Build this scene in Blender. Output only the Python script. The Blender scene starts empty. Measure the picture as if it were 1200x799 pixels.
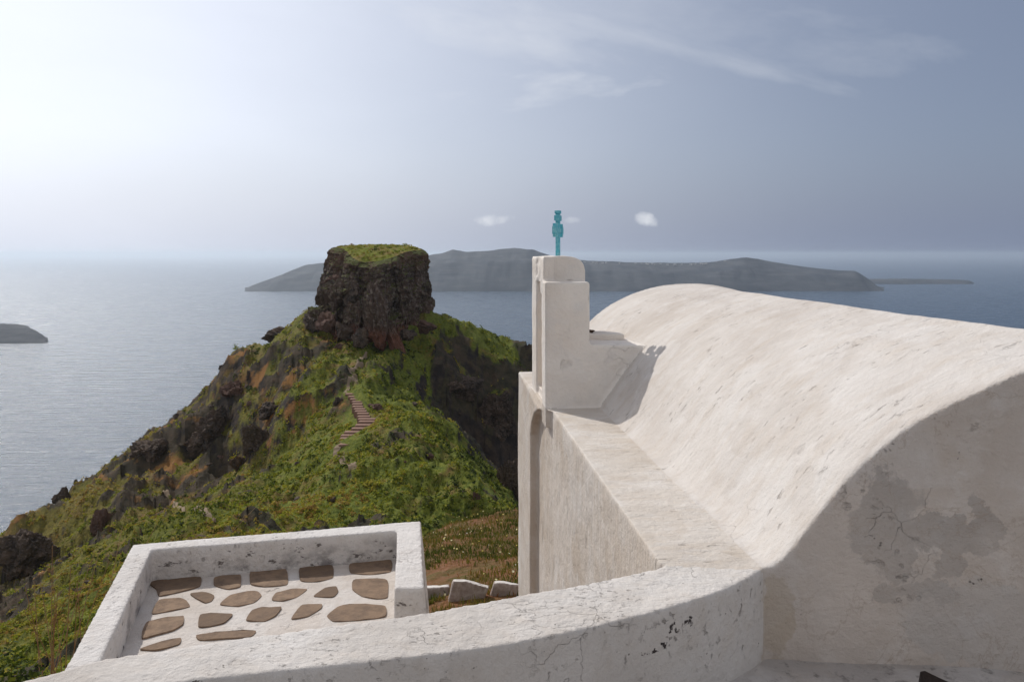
import bpy, bmesh, math, random
import numpy as np
from mathutils import Vector, Matrix

random.seed(7)
RNG = np.random.default_rng(11)
EYE = 280.0                      # eye height above the sea, metres
F, CX, HY = 900.0, 600.0, 297.0  # focal length, centre column and horizon row of the 1200 px photograph
SUN_AZ, SUN_EL = -40.0, 43.0     # degrees, azimuth from the view direction (+Y), elevation
YAW = math.radians(5.08)         # the chapel's long axis against +Y
CA, SA = math.cos(YAW), math.sin(YAW)

sc = bpy.context.scene
C = sc.collection

# ------------------------------------------------------------------ helpers: survey
def at(px, py, Y):
    return np.array([(px - CX) / F * Y, Y, EYE - (py - HY) / F * Y])
def on(px, py, z):               # on the level z metres relative to the eye
    return at(px, py, F * (-z) / (py - HY))
def to_rs(p):                    # world -> chapel frame (r across, s along, z relative to eye)
    return (p[0] * CA + p[1] * SA, -p[0] * SA + p[1] * CA, p[2] - EYE)
def to_w(r, s, z):
    return np.array([r * CA - s * SA, r * SA + s * CA, z + EYE])

# ------------------------------------------------------------------ helpers: noise
def _hash(ix, iy, iz, seed):
    h = (ix.astype(np.uint64) * 374761393 + iy.astype(np.uint64) * 668265263 + iz.astype(np.uint64) * 2147483647 + seed * 974711) & 0xFFFFFFFF
    h = ((h ^ (h >> 13)) * 1274126177) & 0xFFFFFFFF
    h = ((h ^ (h >> 16)) * 2246822519) & 0xFFFFFFFF
    return ((h ^ (h >> 15)) & 0xFFFFFF).astype(np.float64) / 0xFFFFFF * 2 - 1
def noise3(p, seed=0):
    p = np.asarray(p, float) + 5000.37
    i = np.floor(p).astype(np.int64); f = p - i
    u = f * f * f * (f * (f * 6 - 15) + 10)
    r = 0
    for dx in (0, 1):
        for dy in (0, 1):
            for dz in (0, 1):
                w = (u[:, 0] if dx else 1 - u[:, 0]) * (u[:, 1] if dy else 1 - u[:, 1]) * (u[:, 2] if dz else 1 - u[:, 2])
                r = r + w * _hash(i[:, 0] + dx, i[:, 1] + dy, i[:, 2] + dz, seed)
    return r
def fbm(p, octv=5, seed=0, gain=0.5, ridged=False):
    a, s, t = 1.0, 0.0, 0.0
    p = np.asarray(p, float)
    for k in range(octv):
        n = noise3(p * 2.03 ** k + k * 17.3, seed + k)
        if ridged: n = 1 - 2 * np.abs(n)
        s = s + a * n; t += a; a *= gain
    return s / t

# ------------------------------------------------------------------ helpers: objects
def thing(name, label, cat, loc, rotz=0.0, group=None):
    o = bpy.data.objects.new(name, None); C.objects.link(o)
    o.empty_display_size = 0.3
    o.location = loc; o.rotation_euler = (0, 0, rotz)
    o['label'] = label; o['category'] = cat
    if group: o['group'] = group
    return o
def tag(o, label, cat, group=None):
    o['label'] = label; o['category'] = cat
    if group: o['group'] = group
    return o
def inv_of(parent):
    m = Matrix.Identity(4)
    while parent is not None:
        m = Matrix.Translation(parent.location) @ Matrix.Rotation(parent.rotation_euler[2], 4, 'Z') @ m
        parent = parent.parent
    return m.inverted()
def link_mesh(name, me, mat, parent=None, smooth=True, sharp=None):
    o = bpy.data.objects.new(name, me); C.objects.link(o)
    if mat is not None:
        me.materials.clear(); me.materials.append(mat)
    if parent is not None:
        me.transform(inv_of(parent)); o.parent = parent
    me.polygons.foreach_set('use_smooth', [smooth] * len(me.polygons))
    if sharp is not None and smooth: me.set_sharp_from_angle(angle=math.radians(sharp))
    me.update()
    return o
def mesh_np(name, V, Fc):
    me = bpy.data.meshes.new(name)
    V = np.asarray(V, np.float32); Fc = np.asarray(Fc, np.int32)
    n, k = Fc.shape
    me.vertices.add(len(V)); me.vertices.foreach_set('co', V.ravel())
    me.loops.add(n * k); me.loops.foreach_set('vertex_index', Fc.ravel())
    me.polygons.add(n); me.polygons.foreach_set('loop_start', np.arange(0, n * k, k, dtype=np.int32))
    me.update(calc_edges=True); me.validate()
    return me
def grid_faces(nu, nv, wrap_u=False):
    i = np.arange(nu if wrap_u else nu - 1); j = np.arange(nv - 1)
    I, J = np.meshgrid(i, j, indexing='ij'); I2 = (I + 1) % nu
    return np.stack([I * nv + J, I2 * nv + J, I2 * nv + J + 1, I * nv + J + 1], -1).reshape(-1, 4)
def prism(bm, poly, f0, f1):
    """closed prism: f0/f1 map a polygon point to its two ends"""
    a = [bm.verts.new(f0(p)) for p in poly]; b = [bm.verts.new(f1(p)) for p in poly]
    n = len(poly)
    fs = [bm.faces.new(a), bm.faces.new(list(reversed(b)))]
    for i in range(n):
        fs.append(bm.faces.new((a[(i + 1) % n], a[i], b[i], b[(i + 1) % n])))
    return fs
def box(bm, r0, r1, s0, s1, z0, z1):
    return prism(bm, [(r0, s0), (r1, s0), (r1, s1), (r0, s1)], lambda p: (p[0], p[1], z0), lambda p: (p[0], p[1], z1))
def bm_mesh(bm, name='mesh'):
    bmesh.ops.recalc_face_normals(bm, faces=bm.faces[:])
    me = bpy.data.meshes.new(name); bm.to_mesh(me); bm.free(); return me
def plaster_mesh(bm, voxel=0.03, iters=5, amp=0.010, amp2=0.004, seed=3, keep_below=None):
    """union of overlapping closed shells, softened like hand-laid plaster"""
    me = bm_mesh(bm)
    o = bpy.data.objects.new('tmp', me); C.objects.link(o)
    m = o.modifiers.new('r', 'REMESH'); m.mode = 'VOXEL'; m.voxel_size = voxel
    m = o.modifiers.new('s', 'SMOOTH'); m.factor = 0.5; m.iterations = iters
    dg = bpy.context.evaluated_depsgraph_get()
    out = bpy.data.meshes.new_from_object(o.evaluated_get(dg))
    bpy.data.objects.remove(o); bpy.data.meshes.remove(me)
    n = len(out.vertices)
    co = np.empty(n * 3, np.float32); out.vertices.foreach_get('co', co); co = co.reshape(-1, 3).astype(float)
    nr = np.empty(n * 3, np.float32); out.vertex_normals.foreach_get('vector', nr); nr = nr.reshape(-1, 3)
    d = amp * fbm(co * 1.1, 3, seed) + amp2 * fbm(co * 7.0, 3, seed + 9)
    co = co + nr * d[:, None]
    out.vertices.foreach_set('co', co.astype(np.float32).ravel()); out.update()
    return out

# ------------------------------------------------------------------ helpers: materials
class NT:
    def __init__(s, name):
        s.m = bpy.data.materials.new(name); s.m.use_nodes = True
        s.t = s.m.node_tree; s.b = s.t.nodes['Principled BSDF']
        s.out = s.t.nodes['Material Output']; s._oc = None
    def n(s, typ, **kw):
        x = s.t.nodes.new(typ)
        for k, v in kw.items():
            if hasattr(x, k): setattr(x, k, v)
            else: x.inputs[k].default_value = v
        return x
    def l(s, a, b): s.t.links.new(a, b)
    def coord(s, which='Object'):
        if s._oc is None: s._oc = s.n('ShaderNodeTexCoord')
        return s._oc.outputs[which]
    def mapped(s, scale, loc=(0, 0, 0), src=None, rot=(0, 0, 0)):
        x = s.n('ShaderNodeMapping'); x.inputs['Scale'].default_value = scale
        x.inputs['Location'].default_value = loc; x.inputs['Rotation'].default_value = rot
        s.l(src or s.coord(), x.inputs['Vector']); return x.outputs[0]
    def noise(s, vec, scale=1, detail=6, rough=0.55, dist=0.0):
        x = s.n('ShaderNodeTexNoise'); x.inputs['Scale'].default_value = scale
        x.inputs['Detail'].default_value = detail; x.inputs['Roughness'].default_value = rough
        x.inputs['Distortion'].default_value = dist
        s.l(vec, x.inputs['Vector']); return x.outputs['Fac']
    def ramp(s, fac, stops, interp='LINEAR'):
        x = s.n('ShaderNodeValToRGB'); x.color_ramp.interpolation = interp
        e = x.color_ramp.elements
        while len(e) < len(stops): e.new(0.5)
        for el, (p, c) in zip(e, stops):
            el.position = p; el.color = (c, c, c, 1) if not isinstance(c, tuple) else (*c, 1)
        s.l(fac, x.inputs[0]); return x.outputs[0]
    def mix(s, fac, a, b, mode='MIX'):
        x = s.n('ShaderNodeMix', data_type='RGBA', blend_type=mode)
        for v, i in ((fac, 0), (a, 6), (b, 7)):
            if isinstance(v, (int, float)): x.inputs[i].default_value = v
            elif isinstance(v, tuple): x.inputs[i].default_value = (*v, 1)
            else: s.l(v, x.inputs[i])
        return x.outputs[2]
    def math(s, op, a, b=None, c=None, clamp=False):
        x = s.n('ShaderNodeMath', operation=op); x.use_clamp = clamp
        for i, v in enumerate((a, b, c)):
            if v is None: continue
            if isinstance(v, (int, float)): x.inputs[i].default_value = v
            else: s.l(v, x.inputs[i])
        return x.outputs[0]
    def sep(s, vec):
        x = s.n('ShaderNodeSeparateXYZ'); s.l(vec, x.inputs[0]); return x.outputs
    def bump(s, h, strength=0.5, dist=0.02, prev=None):
        x = s.n('ShaderNodeBump'); x.inputs['Strength'].default_value = strength; x.inputs['Distance'].default_value = dist
        s.l(h, x.inputs['Height'])
        if prev is not None: s.l(prev, x.inputs['Normal'])
        return x.outputs[0]
    def done(s, color, rough=0.8, normal=None, spec=0.3):
        if isinstance(color, tuple): s.b.inputs['Base Color'].default_value = (*color, 1)
        else: s.l(color, s.b.inputs['Base Color'])
        if isinstance(rough, float): s.b.inputs['Roughness'].default_value = rough
        else: s.l(rough, s.b.inputs['Roughness'])
        s.b.inputs['Specular IOR Level'].default_value = spec
        if normal is not None: s.l(normal, s.b.inputs['Normal'])
        return s.m

def plaster(name, *args, bumpk=0.8, **kw):
    return _plaster(bumpk, name, *args, **kw)
def _plaster(bumpk, name, base=(0.66, 0.62, 0.58), worn=(0.54, 0.48, 0.42), fleck=0.5, streak=(5, 34, 5), dirt=0.25, extra=None):
    k = NT(name)
    big = k.noise(k.coord(), 0.9, 7, 0.6, 0.3)
    col = k.mix(k.ramp(big, [(0.38, 0.0), (0.66, 1.0)]), base, worn)
    mid = k.noise(k.mapped((1, 1, 1), (3, 1, 7)), 4.5, 8, 0.65)
    col = k.mix(k.math('MULTIPLY', k.ramp(mid, [(0.5, 0.0), (0.72, 1.0)]), 0.5), col, (0.73, 0.70, 0.67))
    coat = k.noise(k.mapped((1, 1, 1), (11, 2, 6)), 0.75, 3, 0.5, 1.2)
    col = k.mix(k.math('MULTIPLY', k.ramp(coat, [(0.54, 0.0), (0.57, 1.0)]), 0.22), col, (0.76, 0.745, 0.73))
    # short dark brush flecks, drawn out along the stroke
    fl = k.noise(k.mapped(streak, (1.3, 0.2, 4.1)), 1.0, 5, 0.62, 0.25)
    gate = k.noise(k.mapped((1, 1, 1), (8, 3, 2)), 1.7, 4, 0.6)
    fm = k.math('MULTIPLY', k.ramp(fl, [(0.595, 0.0), (0.66, 1.0)]), k.ramp(gate, [(0.47, 0.0), (0.60, 1.0)]))
    fm = k.math('MULTIPLY', fm, k.ramp(k.noise(k.mapped((1, 1, 1), (4, 7, 5)), 6.0, 3, 0.6), [(0.42, 0.15), (0.58, 1.0)]))
    col = k.mix(k.math('MULTIPLY', fm, fleck), col, (0.24, 0.205, 0.175))
    st = k.noise(k.mapped((streak[0] * .35, streak[1] * .35, streak[2] * .35), (7, 7, 7)), 1.0, 6, 0.6)
    col = k.mix(k.math('MULTIPLY', k.ramp(st, [(0.48, 0.0), (0.75, 1.0)]), dirt), col, (0.52, 0.43, 0.34))
    gr = k.noise(k.coord(), 38, 4, 0.7)
    col = k.mix(k.math('MULTIPLY', k.ramp(gr, [(0.60, 0.0), (0.74, 1.0)]), 0.22), col, (0.42, 0.38, 0.34))
    h = k.math('ADD', k.math('MULTIPLY', k.noise(k.mapped((streak[0] * .5, streak[1] * .5, streak[2] * .5)), 1.0, 6, 0.62), 0.6),
               k.math('MULTIPLY', k.noise(k.coord(), 24, 6, 0.7), 0.7))
    h = k.math('ADD', h, k.math('MULTIPLY', fm, -0.8))
    h = k.math('ADD', h, k.math('MULTIPLY', k.noise(k.coord(), 5, 4, 0.5), 1.2))
    vo = k.n('ShaderNodeTexVoronoi', feature='DISTANCE_TO_EDGE'); vo.inputs['Scale'].default_value = 3.3
    wq = k.n('ShaderNodeTexNoise'); wq.inputs['Scale'].default_value = 5; wq.inputs['Detail'].default_value = 6; k.l(k.coord(), wq.inputs['Vector'])
    wa = k.n('ShaderNodeVectorMath', operation='MULTIPLY_ADD'); k.l(wq.outputs['Color'], wa.inputs[0]); wa.inputs[1].default_value = (.35, .35, .35); k.l(k.coord(), wa.inputs[2])
    k.l(wa.outputs[0], vo.inputs['Vector'])
    cr = k.math('MULTIPLY', k.ramp(vo.outputs['Distance'], [(0.0, 1.0), (0.0065, 0.0)]), k.ramp(k.noise(k.mapped((1, 1, 1), (1, 1, 9)), 1.3, 4), [(0.58, 0.0), (0.66, 1.0)]))
    col = k.mix(k.math('MULTIPLY', cr, 0.22), col, (0.27, 0.22, 0.185)); h = k.math('ADD', h, k.math('MULTIPLY', cr, -0.5))
    if extra: col = extra(k, col)
    return k.done(col, 0.85, k.bump(h, bumpk, 0.028), 0.25)

def blob(k, vec, cx, cy, rx, ry, rough=0.35, scale=3.0):
    """irregular patch: 1 inside, 0 outside, vec.x / vec.z plane"""
    x, y, z = k.sep(vec)
    n = k.noise(vec, scale, 6, 0.6)
    dx = k.math('DIVIDE', k.math('SUBTRACT', x, cx), rx); dz = k.math('DIVIDE', k.math('SUBTRACT', z, cy), ry)
    d = k.math('SQRT', k.math('ADD', k.math('MULTIPLY', dx, dx), k.math('MULTIPLY', dz, dz)))
    d = k.math('ADD', d, k.math('MULTIPLY', k.math('SUBTRACT', n, 0.5), rough * 5))
    return k.ramp(d, [(0.88, 1.0), (1.0, 0.0)])

# ------------------------------------------------------------------ the chapel
CH_S, CH_R, CH_Z = 7.8, 3.67, -6.4                      # the chapel's base point in its own frame
chapel = thing('chapel', 'whitewashed barrel-vaulted chapel with a small belfry and a turquoise cross',
               'chapel', Vector(to_w(CH_R, CH_S, CH_Z)), YAW)
LEDGE = -1.78
def s_gable(r): return 4.20 - 0.21 * (r - 1.80)
S_FAR = 11.3
# height of the vault above the ledge: near end traced on the gable plane, far end a half ellipse
edge_px = [(907, 664), (926, 646), (957, 606), (991, 563), (1036, 521.5), (1072, 496), (1114, 474), (1156, 455), (1200, 435)]
nu_, nh_ = [], []
for px, py in edge_px:
    dx = (px - CX) / F
    a_r, a_s = dx * CA + SA, -dx * SA + CA
    Y = (4.20 + 0.21 * 1.80) / (a_s + 0.21 * a_r)
    nu_.append((a_r * Y - 3.67) / 1.87); nh_.append(-(py - HY) / F * Y - LEDGE)
nu_ = np.array([-1.06] + nu_ + [0.0]); nh_ = np.array([-0.03] + nh_ + [1.30])
def vault_h(u, t):
    u = -np.abs(u)
    hn = np.interp(u, nu_, nh_)
    hf = 1.35 * np.sqrt(np.clip(1 - u * u, 0, 1)) - 0.02
    w = np.clip(t, 0, 1) ** 2.8
    return hn * (1 - w) + hf * w
def vault_z(r, s):
    u = (r - 3.67) / 1.87
    t = (s - s_gable(r)) / (S_FAR - s_gable(r))
    return LEDGE + vault_h(u, t)

bm = bmesh.new()
# body
prism(bm, [(1.235, s_gable(1.235)), (6.10, s_gable(6.10)), (6.18, 11.55), (1.225, 11.55)], lambda p: (p[0], p[1], -6.5), lambda p: (p[0], p[1], LEDGE))
# facade pier that stands proud of the side wall, its head curving out to the ledge
pier = [(9.95, -6.5), (9.95, -2.36), (9.80, -2.17), (9.50, -1.99), (9.10, -1.86), (8.75, -1.80), (8.6, LEDGE), (11.55, LEDGE), (11.55, -6.5)]
prism(bm, pier, lambda p: (1.12 if p[0] > 9 else 1.17, p[0], p[1]), lambda p: (1.5, p[0], p[1]))
# vault
us = np.concatenate([np.linspace(-1.05, -0.9, 10), np.linspace(-0.88, 0.88, 45), np.linspace(0.9, 1.05, 10)])
ts = np.linspace(0, 1, 30)
ring = []
for t in ts:
    row = []
    for u in us:
        r = 3.67 + 1.87 * u; s0 = s_gable(r)
        row.append(bm.verts.new((r, s0 + (S_FAR - s0) * t, LEDGE + vault_h(np.array(u), t))))
    row.append(bm.verts.new((3.67 + 1.87 * 1.05, row[-1].co.y, -2.1))); row.insert(0, bm.verts.new((3.67 - 1.87 * 1.05, row[0].co.y, -2.1)))
    ring.append(row)
for a, b in zip(ring[:-1], ring[1:]):
    n = len(a)
    for i in range(n): bm.faces.new((a[i], a[(i + 1) % n], b[(i + 1) % n], b[i]))
bm.faces.new(ring[0]); bm.faces.new(list(reversed(ring[-1])))
# belfry: near block, set-back upper block with a rounded shoulder, bell arch cut through it
box(bm, 1.16, 1.675, 8.73, 9.07, -2.0, -0.33)
box(bm, 1.165, 1.68, 9.68, 10.14, -2.0, -0.30)
box(bm, 1.20, 1.66, 9.0, 9.75, -2.0, -1.68)
up = [(1.20, -0.36), (1.68, -0.36), (1.68, -0.20), (1.665, -0.13), (1.62, -0.075), (1.55, -0.045), (1.42, -0.028), (1.20, -0.04)]
prism(bm, up, lambda p: (p[0], 9.03, p[1]), lambda p: (p[0], 10.14, p[1]))
box(bm, 1.17, 1.30, 8.97, 9.30, -0.5, -0.04)
box(bm, 1.165, 1.31, 9.72, 10.14, -0.6, -0.04)
arch = [(9.0, -0.20), (9.02, -0.42), (9.12, -0.30), (9.25, -0.22), (9.38, -0.19), (9.52, -0.22), (9.64, -0.30), (9.73, -0.42), (9.75, -0.20), (9.75, -0.14), (9.0, -0.14)]
arch = [(9.05, -0.14), (9.0, -0.46), (9.05, -0.40), (9.14, -0.29), (9.26, -0.22), (9.38, -0.19), (9.50, -0.22), (9.62, -0.29), (9.70, -0.40), (9.75, -0.46), (9.75, -0.14)]
prism(bm, arch, lambda p: (1.19, p[0], p[1]), lambda p: (1.67, p[0], p[1]))
# link between belfry and vault, and the raised slab behind it
prism(bm, [(1.6, -2.0), (2.75, -2.0), (2.75, -1.07), (1.6, -1.05)], lambda p: (p[0], 8.73, p[1]), lambda p: (p[0], 9.55, p[1]))
# the curved parapet that runs up to the gable: laid in the same plaster, split off below as a wall of its own
far_px = [(-120, 826), (-20, 808), (60, 788), (120, 772), (220, 757), (300, 744), (380, 733), (460, 722), (540, 709), (607, 697), (690, 683), (770, 667), (800, 650), (880, 645)]
near_px = [(-120, 862), (60, 838), (150, 812), (230, 797), (340, 785), (440, 775), (540, 763), (600, 754), (650, 745), (700, 734), (775, 715), (825, 700), (860, 687), (880, 676), (893, 668), (900, 655)]
PZ = LEDGE
Fp = [on(px, py, PZ) for px, py in far_px]; Np = [on(px, py, PZ) for px, py in near_px]
poly = [to_rs(p)[:2] for p in Fp] + [to_rs(p)[:2] for p in reversed(Np)]
prism(bm, poly, lambda p: (p[0], p[1], -6.0), lambda p: (p[0], p[1], PZ))
me = plaster_mesh(bm, 0.02, 3, 0.011, 0.0035)
nv = len(me.vertices)
co = np.empty(nv * 3, np.float32); me.vertices.foreach_get('co', co); co = co.reshape(-1, 3)
npoly = len(me.polygons)
fv = np.empty(len(me.loops), np.int32); me.loops.foreach_get('vertex_index', fv); fv = fv.reshape(npoly, -1)
fn = np.empty(npoly * 3, np.float32); me.polygons.foreach_get('normal', fn); fn = fn.reshape(-1, 3)
fc = co[fv].mean(1)
R_, S_, Z_ = fc.T
gn = np.array([-0.21, -1.0, 0]) / math.hypot(0.21, 1)
dist_g = S_ - s_gable(R_)
cls = np.full(npoly, 'wall', dtype=object)
top = Z_ > LEDGE - 0.045
cls[top & (fn[:, 2] > 0.6)] = 'ledge'
vz = vault_z(R_, S_)
inv = (R_ > 1.79) & (R_ < 5.56) & (Z_ > LEDGE + 0.0) & (Z_ < vz + 0.05)
cls[inv] = 'vault'
tw = (S_ > 8.705) & (S_ < 10.17) & (R_ < 1.69) & (R_ > 1.13) & (Z_ > LEDGE + 0.01)
cls[tw] = 'belfry'
lk = (S_ > 8.705) & (S_ < 9.60) & (R_ >= 1.69) & (R_ < 2.8) & (Z_ > LEDGE + 0.01) & (Z_ > vz + 0.022)
lk |= (S_ > 8.705) & (S_ < 9.60) & (R_ >= 1.69) & (R_ < 1.80) & (Z_ > LEDGE + 0.01)
lk |= (np.abs(S_ - 8.73) < 0.03) & (R_ >= 1.69) & (R_ < 2.6) & (Z_ > LEDGE + 0.01) & (fn[:, 1] < -0.6)
cls[lk] = 'buttress'
cls[(fn @ gn > 0.72) & (np.abs(dist_g) < 0.06)] = 'gable_wall'

front = (dist_g < -0.035) & (R_ < 1.95)
front |= (R_ < 1.22) & (dist_g < 0.02)
cls[front] = 'parapet_wall'

def gable_extra(k, col):
    v = k.coord()           # object coordinates: x across from the chapel's centre, z up from its base
    zz = lambda z: z - CH_Z
    rr = lambda r: r - CH_R
    # grey repair patches
    nz_ = k.n('ShaderNodeTexNoise'); nz_.inputs['Scale'].default_value = 3.2; nz_.inputs['Detail'].default_value = 7; nz_.inputs['Roughness'].default_value = 0.62
    k.l(v, nz_.inputs['Vector'])
    wv = k.n('ShaderNodeVectorMath', operation='MULTIPLY_ADD'); k.l(nz_.outputs['Color'], wv.inputs[0]); wv.inputs[1].default_value = (.55, .55, .55); wv.inputs[2].default_value = (-.275, -.275, -.275)
    av = k.n('ShaderNodeVectorMath', operation='ADD'); k.l(v, av.inputs[0]); k.l(wv.outputs[0], av.inputs[1])
    def spot(px, py, rx, ry, soft=0.12):
        dx = (px - CX) / F; a_r, a_s = dx * CA + SA, -dx * SA + CA
        Y = (4.20 + 0.21 * 1.80) / (a_s + 0.21 * a_r)
        return blob(k, av.outputs[0], rr(a_r * Y), zz(-(py - HY) / F * Y), rx / F * Y, ry / F * Y, soft, 9)
    m = None
    for q_ in ((1038, 600, 42, 42), (1050, 640, 30, 40), (1110, 622, 42, 18), (1150, 612, 18, 30), (1118, 655, 20, 28), (1085, 692, 48, 13), (1040, 698, 16, 16)):
        m = spot(*q_) if m is None else k.math('MAXIMUM', m, spot(*q_))
    m = k.math('MULTIPLY', m, k.math('SUBTRACT', 1.0, spot(1082, 658, 15, 22)))
    gr2 = k.noise(k.coord(), 2.4, 6, 0.65)
    col = k.mix(k.math('MULTIPLY', m, k.ramp(gr2, [(0.3, 0.25), (0.62, 0.55)])), col, (0.30, 0.275, 0.255))
    pale = spot(1150, 735, 90, 55)
    col = k.mix(k.math('MULTIPLY', pale, 0.35), col, (0.50, 0.49, 0.475))
    # rim of the patches: a hairline rust crack
    crk = k.noise(k.mapped((1, 1, 1), (4, 4, 9)), 1.6, 8, 0.62, 0.6)
    line = k.ramp(k.math('ABSOLUTE', k.math('SUBTRACT', crk, 0.5)), [(0.0, 1.0), (0.006, 0.0)])
    col = k.mix(k.math('MULTIPLY', line, 0.45), col, (0.36, 0.27, 0.20))
    # rusty run in the corner by the parapet
    rn = blob(k, v, rr(1.86), zz(-2.05), 0.10, 0.26, 0.45, 5)
    col = k.mix(k.math('MULTIPLY', rn, 0.42), col, (0.42, 0.32, 0.19))
    sp = k.noise(k.mapped((1, 1, 1), (5, 2, 3)), 9, 3, 0.6)
    col = k.mix(k.ramp(sp, [(0.715, 0.0), (0.74, 1.0)]), col, (0.10, 0.085, 0.075))
    mot = k.noise(k.mapped((1, 1, 1), (2, 9, 1)), 1.2, 6, 0.6, 0.4)
    return k.mix(k.math('MULTIPLY', k.ramp(mot, [(0.42, 0.0), (0.62, 1.0)]), 0.40), col, (0.52, 0.465, 0.42))

M_roof = plaster('whitewash_vault', (0.65, 0.61, 0.57), (0.545, 0.495, 0.45), 0.62, (9, 22, 9), 0.36, bumpk=0.6)
M_ledge = plaster('whitewash_ledge', (0.64, 0.59, 0.535), (0.53, 0.465, 0.395), 0.7, (9, 26, 9), 0.45)
M_wall = plaster('whitewash_side_wall', (0.64, 0.58, 0.52), (0.52, 0.445, 0.37), 0.85, (5, 42, 2.2), 0.55)
M_belfry = plaster('whitewash_belfry_bounce_lit', (0.86, 0.81, 0.75), (0.77, 0.70, 0.63), 0.35, (3, 16, 2), 0.28)  # belfry, buttress and slab paler: bounced light put into the colour
M_gable = plaster('whitewash_gable', (0.68, 0.605, 0.54), (0.57, 0.50, 0.44), 0.3, (14, 14, 18), 0.25, gable_extra)
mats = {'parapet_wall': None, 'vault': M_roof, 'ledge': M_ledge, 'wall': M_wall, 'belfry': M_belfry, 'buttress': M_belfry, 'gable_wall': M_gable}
labels = {'gable_wall': 'shaded end wall with grey repair patches', 'ledge': 'flat worn ledge along the foot of the vault'}
WCO = np.stack([co[:, 0] * CA - co[:, 1] * SA, co[:, 0] * SA + co[:, 1] * CA, co[:, 2] + EYE], 1)
SN = np.empty(nv * 3, np.float32); me.vertex_normals.foreach_get('vector', SN); SN = SN.reshape(-1, 3)
ROT = np.eye(3)
parts = {}
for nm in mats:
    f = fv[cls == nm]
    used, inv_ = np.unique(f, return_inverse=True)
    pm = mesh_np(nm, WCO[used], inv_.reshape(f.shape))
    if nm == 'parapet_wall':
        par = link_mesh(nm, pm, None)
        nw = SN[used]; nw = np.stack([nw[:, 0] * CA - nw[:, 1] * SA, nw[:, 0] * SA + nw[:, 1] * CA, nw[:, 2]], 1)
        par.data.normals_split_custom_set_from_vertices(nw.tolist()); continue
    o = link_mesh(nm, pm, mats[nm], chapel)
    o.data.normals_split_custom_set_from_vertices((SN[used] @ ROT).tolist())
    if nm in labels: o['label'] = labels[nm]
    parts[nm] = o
# raised slab behind the link block
bm = bmesh.new(); box(bm, 1.66, 2.22, 9.30, 9.68, -1.10, -0.985)
sl = plaster_mesh(bm, 0.02, 3, 0.004, 0.002)
sl.transform(Matrix.Translation((0, 0, EYE)) @ Matrix.Rotation(YAW, 4, 'Z'))
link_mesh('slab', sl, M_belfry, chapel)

# turquoise cross
def paint(name, c1, c2):
    k = NT(name)
    n = k.noise(k.coord(), 22, 5, 0.6)
    return k.done(k.mix(k.ramp(n, [(0.45, 0.0), (0.7, 1.0)]), c1, c2), 0.55, k.bump(n, 0.3, 0.005), 0.4)
M_turq = paint('turquoise_paint', (0.10, 0.46, 0.56), (0.30, 0.64, 0.69))
CR_R, CR_S = 1.435, 9.60
def cross_box(bm, x, y, z):      # x along the arms, y thickness, both turned against the view; z above the belfry top
    ang = math.radians(68)
    ca, sa = math.cos(ang), math.sin(ang)
    f = box(bm, x[0], x[1], y[0], y[1], z[0], z[1])
    vs = {v for fc_ in f for v in fc_.verts}
    for v in vs:
        rx, ry = v.co.x, v.co.y
        w = to_w(CR_R + rx * ca - ry * sa, CR_S + rx * sa + ry * ca, v.co.z - 0.045)
        v.co = w
def bevelled(bm, w=0.006):
    bmesh.ops.recalc_face_normals(bm, faces=bm.faces[:])
    bmesh.ops.bevel(bm, geom=bm.edges[:], offset=w, segments=2, affect='EDGES', profile=0.6)
    return bm_mesh(bm)
bm = bmesh.new(); cross_box(bm, (-0.026, 0.026), (-0.026, 0.026), (-0.03, 0.575))
cross = link_mesh('cross', bevelled(bm), M_turq, chapel, sharp=35); cross['label'] = 'turquoise painted wooden cross on the belfry'
bm = bmesh.new()
cross_box(bm, (-0.17, 0.17), (-0.024, 0.024), (0.305, 0.36))
link_mesh('crossbar', bevelled(bm), M_turq, cross, sharp=35)
for sgn in (-1, 1):
    bm = bmesh.new()
    x0 = sorted((sgn * 0.10, sgn * 0.155))
    cross_box(bm, x0, (-0.03, 0.03), (0.25, 0.42))
    x1 = sorted((sgn * 0.155, sgn * 0.20)); cross_box(bm, x1, (-0.027, 0.027), (0.285, 0.385))
    link_mesh('arm_tip', bevelled(bm), M_turq, cross, sharp=35)
bm = bmesh.new()
cross_box(bm, (-0.085, 0.085), (-0.03, 0.03), (0.455, 0.525)); cross_box(bm, (-0.045, 0.045), (-0.034, 0.034), (0.545, 0.585))
link_mesh('head_tip', bevelled(bm), M_turq, cross, sharp=35)

# ------------------------------------------------------------------ curved parapet in front of the chapel
def parapet_extra(k, col):
    v = k.coord(); x, y, z = k.sep(v)
    chip = k.noise(k.mapped((1, 1, 1.0), (3, 5, 1)), 14, 5, 0.62)
    near = blob(k, v, 0.86, EYE - 1.89, 0.085, 0.055, 0.3, 9)
    near2 = blob(k, v, 0.70, EYE - 1.96, 0.10, 0.022, 0.3, 9)
    g = k.math('MULTIPLY', k.math('MAXIMUM', near, near2), k.ramp(chip, [(0.54, 0.0), (0.57, 1.0)]))
    col = k.mix(g, col, (0.055, 0.045, 0.045))
    sp = k.noise(k.mapped((1, 1, 1), (1, 8, 3)), 26, 3, 0.6)
    col = k.mix(k.ramp(sp, [(0.70, 0.0), (0.73, 1.0)]), col, (0.13, 0.115, 0.10))
    return col
M_par = plaster('whitewash_parapet', (0.66, 0.625, 0.59), (0.55, 0.51, 0.47), 0.6, (22, 34, 22), 0.25, parapet_extra)
par.data.materials.append(M_par)
tag(par, 'low curved whitewashed wall in the foreground, running up to the chapel gable', 'wall')

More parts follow.
